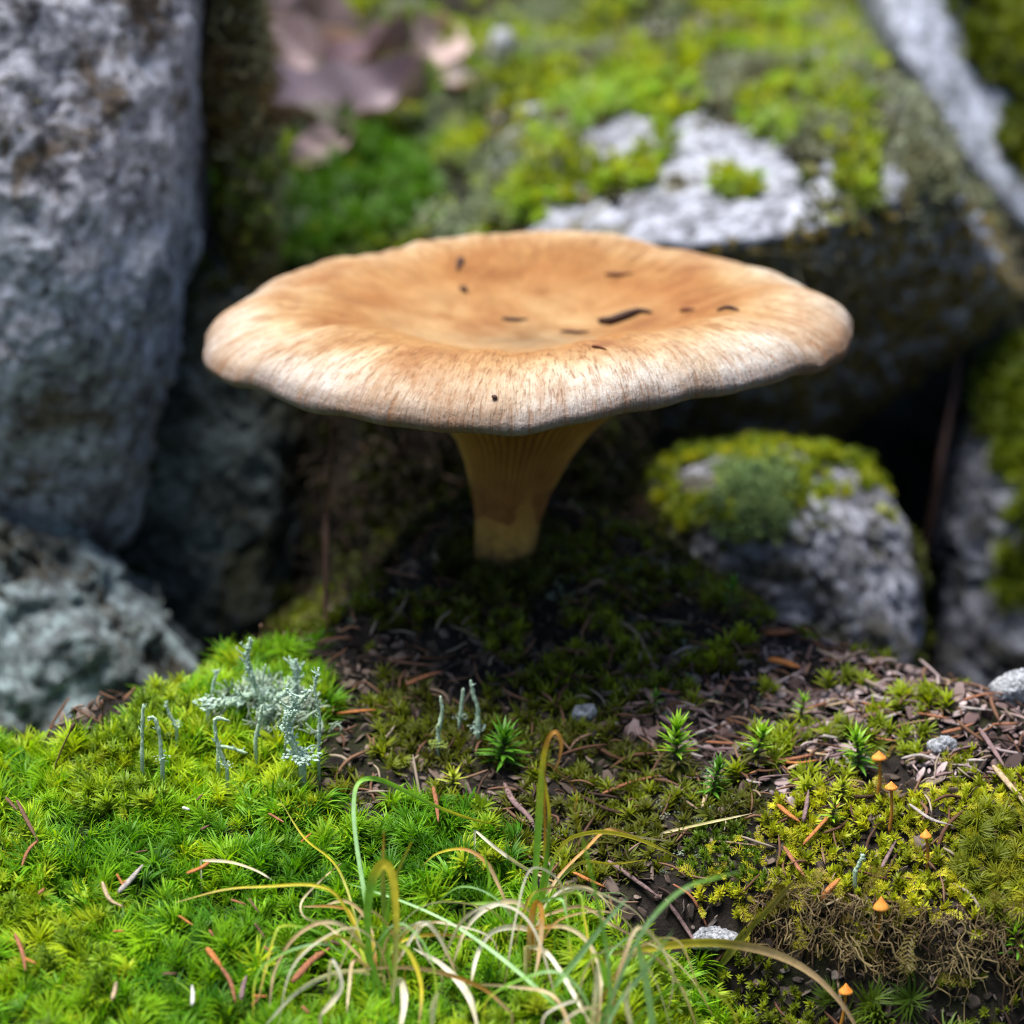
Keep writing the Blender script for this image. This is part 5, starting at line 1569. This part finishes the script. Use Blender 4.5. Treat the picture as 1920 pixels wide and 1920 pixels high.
# ------------------------------------------------------------------ dead leaves and twigs on the slope behind
def leaf_obj(px, py, lpx, wpx, cols, label, rot, seed, Y=None, tilt=0.5):
    rg = np.random.default_rng(seed)
    c0 = G(px, py)
    s = float(proj(c0[None])[2][0]) / KPX
    L_, W_ = 1.25 * lpx * s, 1.25 * wpx * s
    nu, nv = 22, 11
    v = []
    for a in np.linspace(0, 1, nu):
        hw = W_ / 2 * math.sin(math.pi * min(1, max(0.0, a)) ** 0.8) ** 0.8 + 0.0002
        for b_ in np.linspace(-1, 1, nv):
            z = 0.30 * W_ * b_ * b_ + 0.16 * L_ * math.sin(a * 3.0 + seed) + 0.05 * W_ * math.sin(a * 18 + 4 * abs(b_))
            v.append(((a - 0.5) * L_, b_ * hw, z))
    v = np.array(v)
    v[:, 2] += 0.06 * W_ * fbm(v, 120, 3, seed)
    v[:, 2] -= v[:, 2].min()
    Rm = np.array(Matrix.Rotation(rot, 3, 'Z') @ Matrix.Rotation(-tilt * 0.4, 3, 'Y') @ Matrix.Rotation(tilt, 3, 'X'))
    v = v @ Rm.T
    v[:, 2] -= v[:, 2].min()
    f = [(i * nv + j, (i + 1) * nv + j, (i + 1) * nv + j + 1, i * nv + j + 1) for i in range(nu - 1) for j in range(nv - 1)]
    n = len(v)
    f2 = [tuple(q + n for q in k[::-1]) for k in f]
    vv = np.vstack([v, v - np.array([0, 0, 0.0003])])
    cc = np.asarray(cols[0]) * np.ones((2 * n, 3))
    mxx = (0.5 + 0.5 * fbm(vv, 90, 3, seed + 3))[:, None]
    cc = np.asarray(cols[0]) * (1 - mxx) + np.asarray(cols[1]) * mxx
    o = mesh_obj('dead_leaf', vv, f + f2, M['blade'], attrs={'Col': cc})
    o.location = c0 - np.array([0, 0, 0.001])
    tag(o, label, 'dead leaf', 'dead leaves on the slope behind')
PK, MV, DK = (0.68, 0.50, 0.52), (0.44, 0.32, 0.38), (0.20, 0.13, 0.15)
leaf_obj(560, 150, 260, 150, (PK, (0.75, 0.60, 0.58)), 'pale pinkish dead leaf on top of the leaf pile by the stone edge', 0.9, 1, tilt=0.7)
leaf_obj(520, 110, 220, 150, (MV, PK), 'mauve-brown dead leaf leaning on the stone edge', 2.2, 2, tilt=0.9)
leaf_obj(640, 230, 270, 160, (MV, (0.34, 0.28, 0.32)), 'lilac-grey dead leaf lying flat in the leaf pile', 0.3, 3, tilt=0.4)
leaf_obj(690, 170, 220, 130, (DK, MV), 'dark brown dead leaf tucked behind the leaf pile', -0.5, 4, tilt=0.5)
leaf_obj(600, 310, 110, 70, (PK, (0.5, 0.36, 0.36)), 'small pink dead leaf scrap below the leaf pile', 0.8, 5, tilt=0.5)
leaf_obj(800, 120, 120, 90, (PK, (0.45, 0.36, 0.32)), 'small pinkish dead leaf alone on the mossy slope', 1.3, 6, tilt=0.6)
leaf_obj(860, 165, 90, 60, ((0.4, 0.36, 0.34), PK), 'greyish curled leaf bit beside the lone pinkish leaf', 0.2, 7, tilt=0.4)
leaf_obj(640, 440, 70, 45, (MV, PK), 'dull pink leaf scrap behind the far rim of the cap', 0.1, 8, tilt=0.3)
stone(945, 80, 70, 90, M['quartz'], 'pale rounded stone sitting in the moss far up the slope', 81, lift=0.6)
M['pale_twig'] = plain_mat('pale_twig', (0.30, 0.29, 0.17), 0.4, 600)
def twig3(name, pts, wpx, label, mat='pale_twig'):
    c = catmull(pts, 24)
    s = float(proj(c[:1])[2][0]) / KPX
    v, f = tube(c, wpx * s / 2 * np.linspace(1, 0.5, 24), 8)
    tag(mesh_obj(name, v, f, M[mat], loc=c[0]), label, 'twig')
ga, gb = G(662, 300), G(690, 432)
twig3('twig', [ga - np.array([0, 0, 0.001]), P(632, 335, ga[1] - 0.012), P(624, 385, ga[1] - 0.02), P(648, 420, gb[1] - 0.006), gb - np.array([0, 0, 0.001])], 13, 'pale curved twig looping out of the moss behind the cap')
twig3('twig', [P(1795, 235, 0.215), P(1822, 185, 0.212), P(1842, 135, 0.21)], 13, 'thin tan twig stuck between the two slabs')
twig3('twig', [P(1728, 1060, 0.118), P(1752, 950, 0.116), P(1766, 850, 0.118), P(1790, 720, 0.135), P(1800, 600, 0.16)], 20, 'blurred brown root running up in the dark hollow', 'dark_bit')
twig3('plant_stalk', [G(611, 1200), P(612, 1000, 0.02), P(618, 880, 0.016), P(622, 775, 0.014)], 12, 'thin reddish plant stalk standing in the shade behind the cap', 'w_brown')
for k, (pts, lb) in enumerate([(([(80, 1470), (118, 1400), (140, 1355)]), 'fine brown capsule stalk rising from the moss crest by the ledge'),
                               (([(190, 1420), (193, 1360), (191, 1312)]), 'fine dark capsule stalk in front of the low rock ledge'),
                               (([(486, 1240), (488, 1200), (490, 1170)]), 'fine capsule stalk beside the tallest scaly lichen')]):
    b0 = G(*pts[0])
    c = catmull([b0 - np.array([0, 0, 0.002])] + [P(x, y, b0[1]) for x, y in pts[1:]], 14)
    v, f = tube(c, np.r_[np.full(11, 0.00014), 0.0003, 0.0004, 0.0002], 6)
    tag(mesh_obj('capsule_stalk', v, f, M['w_brown'], loc=c[0]), lb, 'moss stalk')
